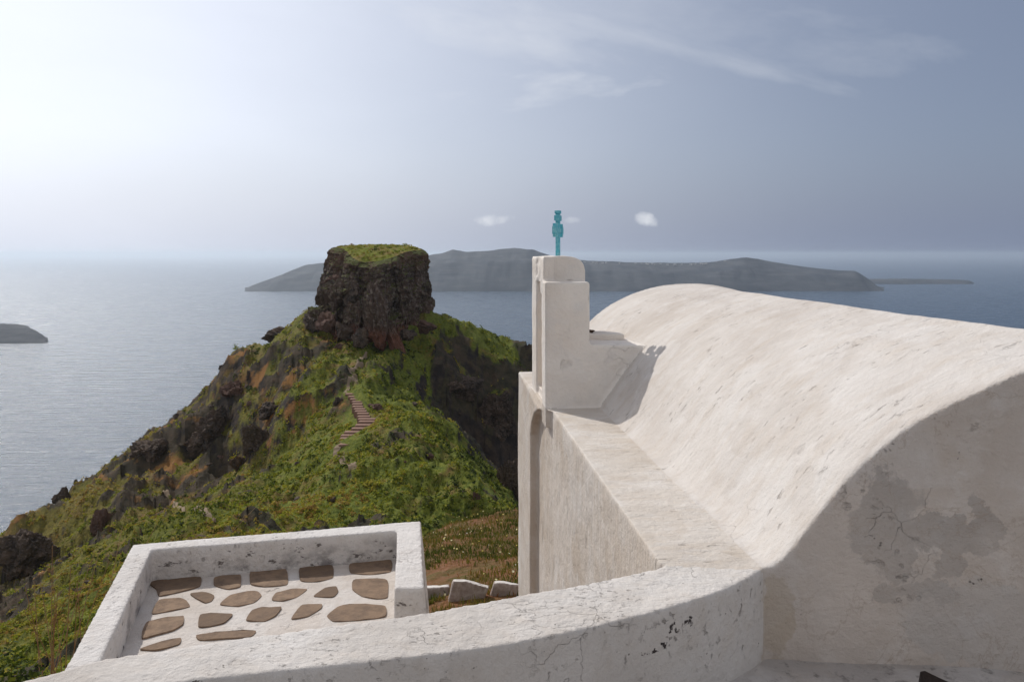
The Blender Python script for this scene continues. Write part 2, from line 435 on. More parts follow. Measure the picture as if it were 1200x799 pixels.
# plastered walkway at the foot of the gable
def walk_extra(k, col):
    sp = k.noise(k.mapped((1, 1, 1), (2, 2, 5)), 11, 6, 0.68)
    return k.mix(k.math('MULTIPLY', k.ramp(sp, [(0.55, 0.0), (0.66, 1.0)]), 0.75), col, (0.16, 0.15, 0.14))
M_walk = plaster('plaster_walkway', (0.48, 0.45, 0.43), (0.38, 0.35, 0.33), 0.5, (10, 14, 10), 0.4, walk_extra)
bm = bmesh.new()
wk = [(-2.6, 0.4), (6.5, 0.4), (6.5, 3.6), (5.6, 3.95), (1.5, 4.6), (1.0, 4.1), (0.3, 3.75), (-0.9, 3.45), (-2.6, 3.1)]
prism(bm, wk, lambda p: (p[0], p[1], -4.4), lambda p: (p[0], p[1], -2.275 + 0.02 * math.sin(p[0] * 3)))
wm = plaster_mesh(bm, 0.03, 4, 0.02, 0.008, 41); wm.transform(Matrix.Translation((0, 0, EYE)))
walk = link_mesh('walkway', wm, M_walk); walk['kind'] = 'structure'

# dark scrap on the walkway, and the small stone on the belfry slab
k = NT('dark_rusted_metal'); n_ = k.noise(k.coord(), 30, 5, 0.6)
M_scrap = k.done(k.mix(n_, (0.012, 0.010, 0.010), (0.035, 0.02, 0.016)), 0.5, k.bump(n_, 0.4, 0.004))
bm = bmesh.new()
sp_px = [(1078, 786, -2.16), (1084, 785, -2.15), (1100, 793, -2.14), (1130, 806, -2.13), (1150, 822, -2.13), (1110, 818, -2.17), (1088, 800, -2.17)]
sp = [np.array(on(a, b, c)) for a, b, c in sp_px]
prism(bm, sp, lambda p: tuple(p), lambda p: tuple(p + np.array([0.01, 0.05, -0.125])))
scrap = link_mesh('metal_scrap', bevelled(bm, 0.005), M_scrap, sharp=40)
tag(scrap, 'dark pointed scrap of metal lying at the foot of the gable', 'scrap')

def rock_mesh(name, size, seed, sub=4, rough=0.35, flat=1.0):
    bm = bmesh.new(); bmesh.ops.create_icosphere(bm, subdivisions=sub, radius=1.0)
    V = np.array([v.co[:] for v in bm.verts])
    # chop with random planes for facets, then break the surface into ribs and cracks
    rg = np.random.default_rng(seed)
    n = V.copy()
    V = V * (1 + rough * (0.62 * fbm(V * 1.15 + seed, 4, seed, 0.55, True) - .12))[:, None]
    for _ in range(14):
        d = rg.normal(size=3); d /= np.linalg.norm(d); h = rg.uniform(0.50, 0.9)
        ex = V @ d - h; m = ex > 0; V[m] -= ex[m][:, None] * d * 0.95
    rib = fbm(V * np.array([3.6, 3.6, 1.5]) + seed, 6, seed + 1, 0.6, True)
    blk = np.floor(4.0 * fbm(V * np.array([2.1, 2.1, 1.3]) + seed * 1.7, 3, seed + 6)) / 4.0
    V = V + n * (rough * 0.55 * blk + rough * 0.20 * rib + rough * 0.22 * fbm(V * 6 + seed, 4, seed + 3, 0.6))[:, None]
    V = V * np.array(size)
    fs = np.array([[v.index for v in f.verts] for f in bm.faces]); bm.free()
    return V, fs

def rock_mat(name, cols, scale=1.0, strata=0.0, lichen=0.0):
    k = NT(name); P = k.coord()
    a = k.noise(P, 0.35 * scale, 8, 0.65, 0.4); b = k.noise(k.mapped((1, 1, 2.5)), 1.6 * scale, 8, 0.7)
    col = k.mix(k.ramp(a, [(0.38, 0.0), (0.62, 1.0)]), cols[0], cols[1])
    col = k.mix(k.math('MULTIPLY', k.ramp(b, [(0.5, 0.0), (0.68, 1.0)]), 0.7), col, cols[2])
    if lichen:
        c = k.noise(k.mapped((1, 1, 1), (9, 2, 4)), 0.5 * scale, 6, 0.7)
        col = k.mix(k.math('MULTIPLY', k.ramp(c, [(0.56, 0.0), (0.66, 1.0)]), lichen), col, (0.30, 0.15, 0.045))
    h = k.math('ADD', k.noise(P, 1.5 * scale, 9, 0.7), k.math('MULTIPLY', b, 0.6))
    return k.done(col, 0.9, k.bump(h, 0.9, 0.5 / scale), 0.2)
M_basalt = rock_mat('dark_lava_rock', ((0.045, 0.038, 0.035), (0.13, 0.092, 0.068), (0.25, 0.20, 0.16)), 1.0)
M_rust = rock_mat('rust_lichen_rock', ((0.07, 0.052, 0.043), (0.13, 0.075, 0.045), (0.16, 0.11, 0.07)), 1.2, lichen=0.85)
M_red = rock_mat('reddish_rock', ((0.10, 0.058, 0.046), (0.14, 0.085, 0.065), (0.19, 0.13, 0.10)), 1.4)
M_stone = rock_mat('small_brown_stone', ((0.05, 0.035, 0.03), (0.10, 0.07, 0.05), (0.14, 0.10, 0.08)), 60)

V, fs = rock_mesh('pebble', (0.055, 0.04, 0.028), 77, 3)
p0 = to_w(1.83, 9.42, -0.965)
peb = link_mesh('stone', mesh_np('stone', V + p0, fs), M_stone)
tag(peb, 'small brown stone left on the white slab beside the belfry', 'stone')

# ------------------------------------------------------------------ the walled terrace
TZ, FZ = -2.35, -2.60
terr = thing('terrace', 'small walled white terrace paved with brown flagstones', 'terrace', Vector(at(330, 690, 5.9)) * 1.0)
terr.location.z = EYE - 3.6
o_bl, o_br, o_fr, o_fl = on(156, 637.5, TZ), on(493, 610, TZ), on(497, 689, TZ), on(40, 850, TZ)
i_bl, i_br, i_fr, i_fl = on(177.5, 644, TZ), on(465, 621.5, TZ), on(462, 689, TZ), on(95, 822, TZ)
bm = bmesh.new()
def bat(cx, cy, k):
    return lambda p: (p[0] + (p[0] - cx) * k, p[1] + (p[1] - cy) * k, -5.5)
def wallprism(pts, out):
    # outer face battered outwards towards its foot, inner face plumb
    n = len(pts)
    prism(bm, list(range(n)), lambda i: (pts[i][0] + out[i][0], pts[i][1] + out[i][1], -6.6), lambda i: (pts[i][0], pts[i][1], TZ))
wallprism([o_bl, o_br, i_br, i_bl], [(-.2, .3), (.35, .3), (0, 0), (0, 0)])
wallprism([o_bl, i_bl, i_fl, o_fl], [(-.3, .2), (0, 0), (0, 0), (-.3, 0)])
wallprism([o_br, o_fr, i_fr, i_br], [(.35, .25), (.35, -.05), (0, -.05), (0, 0)])
tm = plaster_mesh(bm, 0.016, 3, 0.008, 0.0035, 31); tm.transform(Matrix.Translation((0, 0, EYE)))
def terr_extra(k, col):
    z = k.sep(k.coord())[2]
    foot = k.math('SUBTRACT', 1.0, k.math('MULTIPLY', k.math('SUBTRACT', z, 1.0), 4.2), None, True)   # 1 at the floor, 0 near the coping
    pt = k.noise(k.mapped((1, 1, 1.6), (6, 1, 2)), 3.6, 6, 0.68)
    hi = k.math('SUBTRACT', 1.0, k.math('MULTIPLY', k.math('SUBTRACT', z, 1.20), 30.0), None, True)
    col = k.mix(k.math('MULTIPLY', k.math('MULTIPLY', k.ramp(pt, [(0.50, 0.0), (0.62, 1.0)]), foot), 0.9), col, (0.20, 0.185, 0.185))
    pk = k.noise(k.mapped((1, 1, 2), (2, 6, 9)), 7.5, 7, 0.7)
    m = k.math('MULTIPLY', k.math('MULTIPLY', k.ramp(pk, [(0.59, 0.0), (0.63, 1.0)]), hi), 0.8)
    return k.mix(m, col, (0.06, 0.045, 0.04))
M_ter = plaster('whitewash_terrace_wall', (0.73, 0.70, 0.675), (0.63, 0.595, 0.565), 0.35, (24, 24, 24), 0.2, terr_extra)
link_mesh('parapet', tm, M_ter, terr)
bm = bmesh.new()
fl = [i_bl + np.array([-.1, .1, 0]), i_br + np.array([.1, .1, 0]), on(470, 760, FZ), on(460, 860, FZ), on(60, 880, FZ)]
prism(bm, fl, lambda p: (p[0], p[1], -4.8), lambda p: (p[0], p[1], FZ))
fm_ = plaster_mesh(bm, 0.03, 3, 0.006, 0.003, 33); fm_.transform(Matrix.Translation((0, 0, EYE)))
M_floor = plaster('whitewash_floor', (0.64, 0.59, 0.545), (0.55, 0.485, 0.43), 0.35, (7, 7, 7), 0.35)
link_mesh('floor', fm_, M_floor, terr)
A = lambda L: [(130 + u / 6, 640 + v / 6) for u, v in L]
B = lambda L: [(310 + u / 6, 620 + v / 6) for u, v in L]
flags = [A([(285, 212), (420, 222), (612, 226), (600, 285), (470, 320), (345, 345), (335, 300), (290, 270)]), A([(735, 222), (905, 205), (900, 285), (820, 300), (735, 275)]),
 B([(-90, 302), (140, 286), (150, 390), (0, 400), (-85, 385)]), B([(255, 272), (470, 262), (470, 345), (370, 367), (265, 365)]), B([(612, 248), (880, 222), (875, 300), (750, 318), (620, 310)]),
 A([(345, 385), (470, 370), (520, 390), (545, 425), (430, 450), (300, 475)]), A([(565, 340), (640, 325), (720, 350), (700, 385), (660, 398), (600, 365)]),
 A([(780, 410), (850, 350), (930, 328), (1020, 325), (1045, 350), (1000, 395), (900, 418)]), B([(62, 495), (90, 450), (180, 430), (290, 425), (220, 480), (130, 503)]),
 B([(350, 475), (430, 415), (500, 412), (512, 445), (480, 478)]), B([(632, 365), (855, 360), (850, 480), (780, 485), (690, 470), (632, 430)]),
 A([(265, 535), (400, 510), (495, 500), (490, 555), (430, 590), (320, 620), (235, 645), (240, 590)]), A([(635, 480), (850, 485), (790, 540), (700, 562), (625, 568)]),
 A([(960, 520), (1000, 455), (1070, 438), (1190, 435), (1150, 490), (1080, 525)]), B([(195, 632), (265, 540), (395, 535), (390, 560), (310, 610)]),
 B([(460, 610), (530, 550), (640, 535), (825, 545), (828, 615), (640, 640), (500, 645)]), A([(215, 725), (300, 690), (480, 648), (470, 690), (330, 730)]), A([(620, 630), (720, 610), (1000, 595), (960, 640), (640, 660)]),
 B([(170, 760), (240, 720), (420, 710), (400, 770)]), B([(520, 740), (560, 700), (830, 690), (820, 760)])]
bm = bmesh.new()
for L in flags:
    P3 = [np.array(on(x, y, FZ)) for x, y in L]
    cen_ = sum(P3) / len(P3); P3 = [cen_ + (q - cen_) * 1.16 for q in P3]
    # round the outline: one corner-cutting pass
    Q = []
    for i in range(len(P3)):
        a, b = P3[i], P3[(i + 1) % len(P3)]
        Q += [a * .87 + b * .13, a * .13 + b * .87]
    Q = [q for i in range(len(Q)) for q in (Q[i] * .75 + Q[(i + 1) % len(Q)] * .25, Q[i] * .25 + Q[(i + 1) % len(Q)] * .75)]
    prism(bm, Q, lambda p: (p[0], p[1], p[2] - 0.03), lambda p: (p[0], p[1], p[2] + 0.008 + 0.003 * math.sin(p[0] * 40)))
k = NT('brown_flagstone'); n1 = k.noise(k.coord(), 2.2, 6, 0.6); n2 = k.noise(k.mapped((1, 1, 1), (4, 4, 4)), 26, 6, 0.7)
M_flag = k.done(k.mix(k.math('MULTIPLY', k.ramp(k.noise(k.coord(), 9, 7, 0.7), [(0.42, 0.0), (0.62, 1.0)]), 0.75), k.mix(k.math('ADD', k.math('MULTIPLY', n1, 0.5), k.math('MULTIPLY', k.n('ShaderNodeNewGeometry').outputs['Random Per Island'], 0.6)), (0.125, 0.080, 0.050), (0.31, 0.215, 0.145)), (0.13, 0.09, 0.065)), 0.85, k.bump(n2, 0.7, 0.01))
link_mesh('flagstones', bm_mesh(bm), M_flag, terr, smooth=False)

# ------------------------------------------------------------------ terrain
ctl = []
def cp(px, py, Y): p = at(px, py, Y); ctl.append((p[0], p[1], p[2] - EYE)); return p
for a in [(440, 402, 192), (400, 398, 192), (430, 440, 166), (425, 462, 152), (412, 520, 130), (440, 560, 112), (470, 600, 92), (500, 618, 78), (560, 622, 62),
          (480, 445, 172), (520, 500, 138), (560, 545, 116), (572, 575, 103), (585, 612, 84),
          (505, 366, 206), (530, 378, 209), (560, 390, 212), (600, 406, 212), (630, 412, 214),
          (510, 425, 190), (560, 440, 196), (600, 450, 200), (545, 480, 182), (600, 520, 187), (580, 520, 181), (600, 590, 182), (610, 640, 180), (560, 545, 178),
          (360, 372, 200), (335, 390, 204), (300, 412, 206), (270, 425, 206), (250, 455, 204), (222, 478, 202), (200, 497, 198), (175, 512, 194), (125, 548, 183), (90, 570, 175), (72, 595, 170), (45, 610, 163), (15, 622, 158),
          (360, 420, 182), (300, 450, 180), (350, 470, 160), (280, 470, 178), (325, 478, 165), (240, 488, 188), (375, 520, 140),
          (235, 545, 180), (275, 552, 166), (312, 562, 150), (360, 570, 122), (200, 560, 172), (140, 580, 164), (100, 610, 152),
          (10, 690, 148), (35, 683, 143), (65, 655, 141), (330, 610, 98), (230, 600, 128), (150, 640, 112), (120, 690, 92), (50, 730, 84), (100, 760, 56), (20, 770, 62), (200, 640, 96), (260, 640, 86), (400, 610, 96), (440, 640, 72)]:
    cp(*a)
# falling away behind the skyline on the left and right
for (px, py, Y) in [(360, 372, 200), (300, 412, 206), (250, 455, 204), (200, 497, 198), (125, 548, 183), (72, 595, 170), (15, 622, 158)]:
    x, y, z = at(px, py, Y); ux, uy = -0.80, 0.60
    for d, f in ((14, 18), (50, 66), (120, 150)): ctl.append((x + ux * d, y + uy * d, max(z - EYE - f, -283)))
for (px, py, Y) in [(530, 378, 209), (600, 406, 212), (440, 390, 240)]:
    x, y, z = at(px, py, Y)
    for d, f in ((22, 16), (70, 70), (150, 160)): ctl.append((x + .25 * d, y + d, z - EYE - f))
for p in [(-120, 128, -74), (-140, 90, -110), (-90, 70, -62), (-60, 40, -44), (-30, 22, -24), (-20, 12, -17), (-10, 14, -12), (-6, 8, -7.6), (-4.2, 5.5, -5.6), (-6, 3, -5.4), (-14, 3, -9), (-40, 0, -28), (-100, 0, -90), (-280, 0, -270),
          (-3.5, 9, -6.8), (-1.5, 9, -5.2), (-2.5, 7.4, -5.5), (0, 6, -4.9), (-0.5, 7, -5.0), (-1.0, 7.0, -5.0), (-0.4, 8.0, -5.05), (0.4, 8.2, -5.1), (-1.0, 8.2, -5.05), (-.75, 10, -5.3), (0.2, 10, -5.35), (-0.7, 12, -5.52), (-1.4, 12, -5.55), (0.1, 12, -5.52), (-1.4, 18, -7.16), (0, 18, -7.16), (-2.6, 18, -7.3), (-1.9, 24.5, -9.05), (0, 26, -9.5), (-3.5, 23, -9.4), (2, 26, -9.8),
          (-1.2, 4.5, -4.6), (-2, 4, -4.6), (0.5, 4.5, -4.6), (3, 8, -5.2), (5, 12.5, -5.6), (4, 18, -7.6), (8, 6, -5.0), (8, 0, -4.4), (0, 0, -4.6), (-3, 0, -4.6), (0, -15, -3.0), (-2.8, 28.5, -13), (1, 30, -14), (-1, 35, -18), (4, 35, -21), (-10, 30, -18), (0, 50, -23), (12, 20, -12),
          (14, 60, -40), (14, 110, -62), (20, 160, -66), (30, 205, -52), (60, 210, -95), (40, 110, -90), (60, 40, -60), (120, 120, -190), (200, 200, -283), (300, 50, -283), (150, 20, -110), (60, -10, -14), (-300, 250, -284), (0, 450, -284), (-200, 400, -284), (250, 400, -284), (-430, 120, -284), (420, 200, -284)]:
    ctl.append(p)
ctl = np.array(ctl, float)
def kern(a, b): return np.sqrt(((a[:, None, :2] - b[None, :, :2]) ** 2).sum(-1) + 0.25)
Kc = kern(ctl, ctl); nC = len(ctl)
Amat = np.zeros((nC + 3, nC + 3)); Amat[:nC, :nC] = Kc - 1e-3 * np.eye(nC) * Kc.mean()
Amat[:nC, nC] = 1; Amat[nC, :nC] = 1; Amat[:nC, nC + 1:nC + 3] = ctl[:, :2]; Amat[nC + 1:nC + 3, :nC] = ctl[:, :2].T
wts = np.linalg.solve(Amat, np.concatenate([ctl[:, 2], [0, 0, 0]]))
STAIR = at(420, 490, 141)[:2]
def rocky(b, z):
    p = np.c_[b, z * 0.6]
    f = 0.62 * fbm(p / 17, 4, 301, 0.6, True) + 0.55 * fbm(p / 40, 3, 305) + 0.30 * fbm(p / 5, 3, 309)
    f = f + 0.05 * np.clip((-b[:, 0] - 40) / 40, 0, 1) - 0.21 + 0.62 * np.clip((b[:, 0] + 21) / 8, 0, 1) * np.clip((b[:, 1] - 135) / 15, 0, 1) * np.clip((212 - b[:, 1]) / 14, 0, 1)
    near = np.clip((b[:, 1] - 20) / 25, 0, 1) * (1 - np.exp(-((b - STAIR) ** 2).sum(1) / 11 ** 2))
    return np.clip((f - 0.04) / 0.22, 0, 1) * near
def terrain(xy):
    xy = np.asarray(xy, float); out = np.empty(len(xy))
    for i in range(0, len(xy), 40000):
        b = xy[i:i + 40000]
        z = kern(b, ctl) @ wts[:nC] + wts[nC] + b @ wts[nC + 1:]
        d = np.clip((b[:, 1] - 9) / 90, 0.0, 1) ** 0.8
        calm = 1 - 0.8 * np.exp(-((b - STAIR) ** 2).sum(1) / 13 ** 2)
        p = np.c_[b, z * 0.35]
        z = z + d * calm * (3.4 * fbm(p / 26, 5, 2, 0.55, True) + 2.1 * fbm(p / 7.5, 5, 7, 0.6, True) - 1.1)
        rk_ = rocky(b, z)
        z = z + rk_ * d * 0.9 * np.floor(3.2 * fbm(np.c_[b, z * .5] / 5.5, 4, 331)) / 1.6
        z = z + rk_ * d * (0.9 * fbm(np.c_[b, z * .5] / 4.2, 5, 311, 0.6, True) + 0.6)
        z = z + 0.10 * np.clip(1.2 - d, 0, 1) * fbm(np.c_[b, z * 0] / 0.8, 4, 5) * np.clip((b[:, 1] - 4) / 4, 0, 1)
        out[i:i + 40000] = np.maximum(z, -281.5)
    return out
def hit(px, py, y0=5.0):
    Ys = y0 * 1.006 ** np.arange(0, int(math.log(420 / y0) / math.log(1.006)))
    x = (px - CX) / F * Ys; zr = -(py - HY) / F * Ys
    b = np.nonzero(zr < terrain(np.c_[x, Ys]))[0]
    i = b[0] if len(b) else len(Ys) - 1
    return np.array([x[i], Ys[i], zr[i] + EYE])

nx, ny = 620, 560
tx = np.concatenate([np.linspace(-2.6, -0.82, 60), np.linspace(-0.815, 0.06, 480), np.linspace(0.07, 2.2, 80)])
yy = np.concatenate([3.2 * (250 / 3.2) ** np.linspace(0, 1, 490), np.linspace(252, 640, 70)])
TX, YYg = np.meshgrid(tx, yy, indexing='ij')
XY = np.c_[(TX * YYg).ravel(), YYg.ravel()]
Zt = terrain(XY)
hill_me = mesh_np('hill', np.c_[XY, Zt + EYE], grid_faces(len(tx), len(yy)))
ra = hill_me.attributes.new('rocky', 'FLOAT', 'POINT'); ra.data.foreach_set('value', rocky(XY, Zt).astype(np.float32))
k = NT('hillside'); P = k.coord()
geo = k.n('ShaderNodeNewGeometry'); nz = k.sep(geo.outputs['Normal'])[2]
n1 = k.noise(P, 0.06, 8, 0.62, 0.3); n2 = k.noise(k.mapped((1, 1, 1), (30, 4, 8)), 0.35, 8, 0.68); n3 = k.noise(k.mapped((1, 1, 1), (3, 44, 1)), 1.6, 6, 0.7); n4 = k.noise(k.mapped((1, 1, 1), (13, 4, 1)), 0.11, 6, 0.6)
green = k.mix(k.ramp(n3, [(0.35, 0.0), (0.65, 1.0)]), (0.065, 0.095, 0.016), (0.19, 0.205, 0.032))
dry = k.mix(k.ramp(n3, [(0.35, 0.0), (0.65, 1.0)]), (0.12, 0.075, 0.030), (0.25, 0.155, 0.058))
veg = k.mix(k.ramp(k.math('ADD', k.math('MULTIPLY', n1, 0.5), k.math('MULTIPLY', n2, 0.5)), [(0.51, 0.0), (0.63, 1.0)]), green, dry)
rock = k.mix(k.ramp(n2, [(0.4, 0.0), (0.65, 1.0)]), (0.030, 0.026, 0.024), (0.082, 0.060, 0.046))
rock = k.mix(k.math('MULTIPLY', k.ramp(n4, [(0.55, 0.0), (0.62, 1.0)]), k.n('ShaderNodeMapRange').outputs[0]), rock, (0.30, 0.145, 0.045))
omr = [n for n in k.t.nodes if n.type == 'MAP_RANGE'][-1]; k.l(k.sep(P)[0], omr.inputs[0])
for i_, v_ in ((1, -34), (2, -24), (3, 0.85), (4, 0.0)): omr.inputs[i_].default_value = v_
rk = k.ramp(k.math('ADD', nz, k.math('MULTIPLY', k.math('SUBTRACT', n2, 0.5), 0.9)), [(0.52, 1.0), (0.66, 0.0)])
rka = k.n('ShaderNodeAttribute', attribute_name='rocky').outputs['Fac']
rka = k.ramp(k.math('ADD', rka, k.math('MULTIPLY', k.math('SUBTRACT', n3, 0.5), 1.3)), [(0.38, 0.0), (0.62, 1.0)])
xw = k.sep(P)[0]
lm = k.n('ShaderNodeMapRange', interpolation_type='SMOOTHSTEP'); k.l(xw, lm.inputs[0])
for i_, v_ in ((1, -28), (2, -85), (3, 0.0), (4, 0.75)): lm.inputs[i_].default_value = v_
veg = k.mix(k.math('MULTIPLY', lm.outputs[0], k.ramp(n1, [(0.3, 0.35), (0.6, 1.0)])), veg, dry)
col = k.mix(k.math('MAXIMUM', rk, k.math('MULTIPLY', rka, 0.9)), veg, rock)
y_ = k.sep(P)[1]
soil = k.mix(k.ramp(k.noise(P, 1.5, 7, 0.65), [(0.42, 0.0), (0.6, 1.0)]), (0.22, 0.105, 0.050), (0.12, 0.095, 0.028))
soil = k.mix(k.math('MULTIPLY', k.ramp(k.noise(P, 9, 5, 0.7), [(0.5, 0.0), (0.65, 1.0)]), 0.6), soil, (0.25, 0.15, 0.10))
nearm = k.n('ShaderNodeMapRange', interpolation_type='SMOOTHSTEP'); nearm.inputs[1].default_value = 27; nearm.inputs[2].default_value = 33
nearm.inputs[3].default_value = 1; nearm.inputs[4].default_value = 0; k.l(y_, nearm.inputs[0])
col = k.mix(nearm.outputs[0], col, soil)
hb = k.math('ADD', k.math('MULTIPLY', n3, 0.8), k.math('MULTIPLY', n2, 1.2))
M_hill = k.done(col, 0.95, k.bump(hb, 0.8, 0.6), 0.15)
hill = link_mesh('hill', hill_me, M_hill, sharp=38); hill['kind'] = 'structure'

# ------------------------------------------------------------------ the flat-topped rock
RX, RY = at(444, 340, 208)[:2]
rock_t = thing('rock', 'massive dark flat-topped crag with sheer sides crowning the hill', 'rock', (RX, RY, EYE - 26))
def mesa_r(phi):
    """plan radius: a blunt prism with one corner turned to the viewer"""
    d = np.stack([np.cos(phi), np.sin(phi)], -1)
    planes = [(math.radians(-148), 12.0), (math.radians(-28), 13.6), (math.radians(-88), 16.2), (math.radians(55), 14.0), (math.radians(125), 14.0), (math.radians(180), 14.4), (math.radians(5), 13.6)]
    r = np.full(phi.shape, 60.0)
    inv = np.zeros(phi.shape)
    for a, h in planes:
        c = np.clip(d[:, 0] * math.cos(a) + d[:, 1] * math.sin(a), 1e-3, 1)
        inv += (c / h) ** 14
    return inv ** (-1 / 14)
NP, NZ = 640, 250
phi = np.linspace(0, 2 * math.pi, NP, endpoint=False)
zl = np.linspace(-36, 1.6, NZ)
fl_dir = np.clip(np.cos(phi - math.radians(-146)), 0, 1) ** 1.5       # the face turned front-left leans back
ztop = 1.7 - 3.4 * np.clip(np.cos(phi - math.radians(-94)), 0, 1) ** 4 - 0.8 * np.clip(np.cos(phi - math.radians(-30)), 0, 1)
PH, ZL = np.meshgrid(phi, zl, indexing='ij')
rb = np.repeat(mesa_r(phi)[:, None], NZ, 1)
hrel = (ZL + 36) / 37.6
# profile: slightly undercut cap, ledge at two thirds, spreading foot
prof = np.interp(ZL, [-36, -25, -20, -16, -12, -9, -6, -3, 0.2, 1.0, 1.6], [1.35, 1.16, 1.08, 1.05, 1.02, 1.045, 1.0, 0.99, 0.975, 0.95, 0.90])
prof += np.repeat(fl_dir[:, None], NZ, 1) * np.interp(ZL, [-36, -22, -12, -6, 1.6], [.36, .34, .27, .15, 0.0])
left = np.clip(-np.cos(PH), 0, 1)
prof += left * np.interp(ZL, [-36, -22, -17, -13, -9, -7, 2], [.30, .16, .06, .0, .0, 0, 0])
rad = rb * prof
bx, by = np.cos(PH) * rad, np.sin(PH) * rad
q = np.stack([bx, by, ZL], -1).reshape(-1, 3)
w = q * np.array([1, 1, 0.38])
disp = 2.7 * fbm(w / 6.5, 5, 51, 0.55, True) + 1.2 * fbm(q * np.array([1, 1, 1.3]) / 2.4, 5, 57, 0.6, True) + 0.5 * fbm(q * np.array([.25, .25, 1.6]) / 1.5, 3, 61)
blk = np.floor(3.4 * fbm(q * np.array([1, 1, .32]) / 4.6, 3, 81)) / 3.4 + 0.5 * np.floor(4 * fbm(q * np.array([.35, .35, 1.0]) / 3.0, 3, 85)) / 4
disp = 0.62 * disp + 2.1 * blk
disp = disp.reshape(NP, NZ) * np.interp(ZL, [-36, 0.3, 1.6], [1, 1, 0.5]) - 0.9
rad2 = rad + disp
ZL2 = -36 + (ZL + 36) * (ztop[:, None] + 36) / 37.6
Vm = np.stack([np.cos(PH) * rad2 + RX, np.sin(PH) * rad2 + RY, ZL2 + EYE + 0.25 * fbm(q / 3, 3, 66).reshape(NP, NZ)], -1).reshape(-1, 3)
k = NT('cliff_rock'); P = k.coord(); px_, py_, pz_ = k.sep(P)
a = k.noise(k.mapped((1, 1, 0.35)), 0.22, 8, 0.65, 0.5); b = k.noise(k.mapped((1, 1, 1)), 0.9, 9, 0.7)
c = k.noise(k.mapped((0.15, 0.15, 1.4)), 0.8, 5, 0.6)
col = k.mix(k.ramp(a, [(0.36, 0.0), (0.62, 1.0)]), (0.055, 0.042, 0.037), (0.145, 0.096, 0.074))
col = k.mix(k.math('MULTIPLY', k.ramp(b, [(0.50, 0.0), (0.68, 1.0)]), 0.85), col, (0.36, 0.30, 0.25))
red = k.math('MULTIPLY', k.ramp(k.math('ADD', pz_, k.math('MULTIPLY', k.math('SUBTRACT', b, 0.5), 6.0)), [(0.0, 0.0), (1.0, 1.0)]), 1.0)
mr = k.n('ShaderNodeMapRange', interpolation_type='SMOOTHSTEP'); k.l(k.math('ADD', pz_, k.math('MULTIPLY', k.math('SUBTRACT', a, 0.5), 8.0)), mr.inputs[0])
mr.inputs[1].default_value = 9.5; mr.inputs[2].default_value = 6.5; mr.inputs[3].default_value = 0; mr.inputs[4].default_value = 0.75
col = k.mix(mr.outputs[0], col, (0.20, 0.080, 0.050))
mt = k.n('ShaderNodeMapRange', interpolation_type='SMOOTHSTEP'); k.l(k.math('ADD', pz_, k.math('MULTIPLY', k.math('SUBTRACT', a, 0.5), 9.0)), mt.inputs[0])
mt.inputs[1].default_value = 20.5; mt.inputs[2].default_value = 24.5; mt.inputs[3].default_value = 0; mt.inputs[4].default_value = 0.55
col = k.mix(mt.outputs[0], col, (0.15, 0.085, 0.05))
gz = k.sep(k.n('ShaderNodeNewGeometry').outputs['Normal'])[2]
col = k.mix(k.ramp(k.math('ADD', gz, k.math('MULTIPLY', k.math('SUBTRACT', b, 0.5), 0.6)), [(0.62, 0.0), (0.78, 1.0)]), col, (0.085, 0.095, 0.024))
h = k.math('ADD', b, k.math('MULTIPLY', c, 0.7))
M_cliff = k.done(col, 0.92, k.bump(h, 0.9, 0.7), 0.2)
link_mesh('cliff', mesh_np('cliff', Vm, grid_faces(NP, NZ, True)), M_cliff, rock_t, sharp=34)
# grassy cap: a shallow dome over the rim, tilted to the viewer
rr_ = np.linspace(0, 1, 60); PHc, RRc = np.meshgrid(phi, rr_, indexing='ij')
rim = rad2[:, -1][:, None]
capx, capy = np.cos(PHc) * rim * RRc * 1.0, np.sin(PHc) * rim * RRc * 1.0
rimz = Vm.reshape(NP, NZ, 3)[:, -1, 2][:, None] - EYE
zc = rimz + (2.2 + 0.03 * capy - rimz) * (1 - RRc ** 2.4)
zc = zc + (0.35 * fbm(np.stack([capx, capy, capx * 0], -1).reshape(-1, 3) / 1.6, 4, 71).reshape(NP, 60)) * np.clip((1 - RRc) * 6, 0, 1) - 0.02
k = NT('cap_grass'); n_ = k.noise(k.coord(), 0.9, 7, 0.65); n2_ = k.noise(k.coord(), 0.25, 4, 0.6)
M_cap = k.done(k.mix(k.ramp(n2_, [(0.45, 0.0), (0.62, 1.0)]), k.mix(n_, (0.09, 0.12, 0.02), (0.24, 0.25, 0.035)), (0.22, 0.17, 0.055)), 0.95, k.bump(n_, 0.8, 0.5), 0.1)
link_mesh('grass_cap', mesh_np('grass_cap', np.stack([capx + RX, capy + RY, zc + EYE], -1).reshape(-1, 3), grid_faces(NP, 60, True)), M_cap, rock_t)
# the pillar that leans on the crag's front corner
def crag_part(name, parent, c, size, seed, mat, lean=(0, 0), sub=6, rough=0.6):
    V, fs = rock_mesh(name, size, seed, sub, rough)
    V[:, 0] += V[:, 2] * lean[0]; V[:, 1] += V[:, 2] * lean[1]
    return link_mesh(name, mesh_np(name, V + np.asarray(c), fs), mat, parent, sharp=32)
p = at(441, 382, 184); o = crag_part('pillar', rock_t, p, (3.6, 4.5, 9.0), 5, M_cliff, (-0.14, 0.1)); o['label'] = 'leaning pillar on the front corner of the crag'
p = at(462, 400, 184); crag_part('pillar', rock_t, p, (2.2, 2.5, 6.5), 15, M_cliff, (-0.35, 0.1))
p = at(396, 345, 190); crag_part('ledge_block', rock_t, p, (4.2, 3.4, 5.0), 8, M_cliff, (0, .2))
p = at(376, 374, 196); crag_part('ledge_block', rock_t, p, (3.6, 4.0, 3.6), 9, M_cliff, (0, .2))
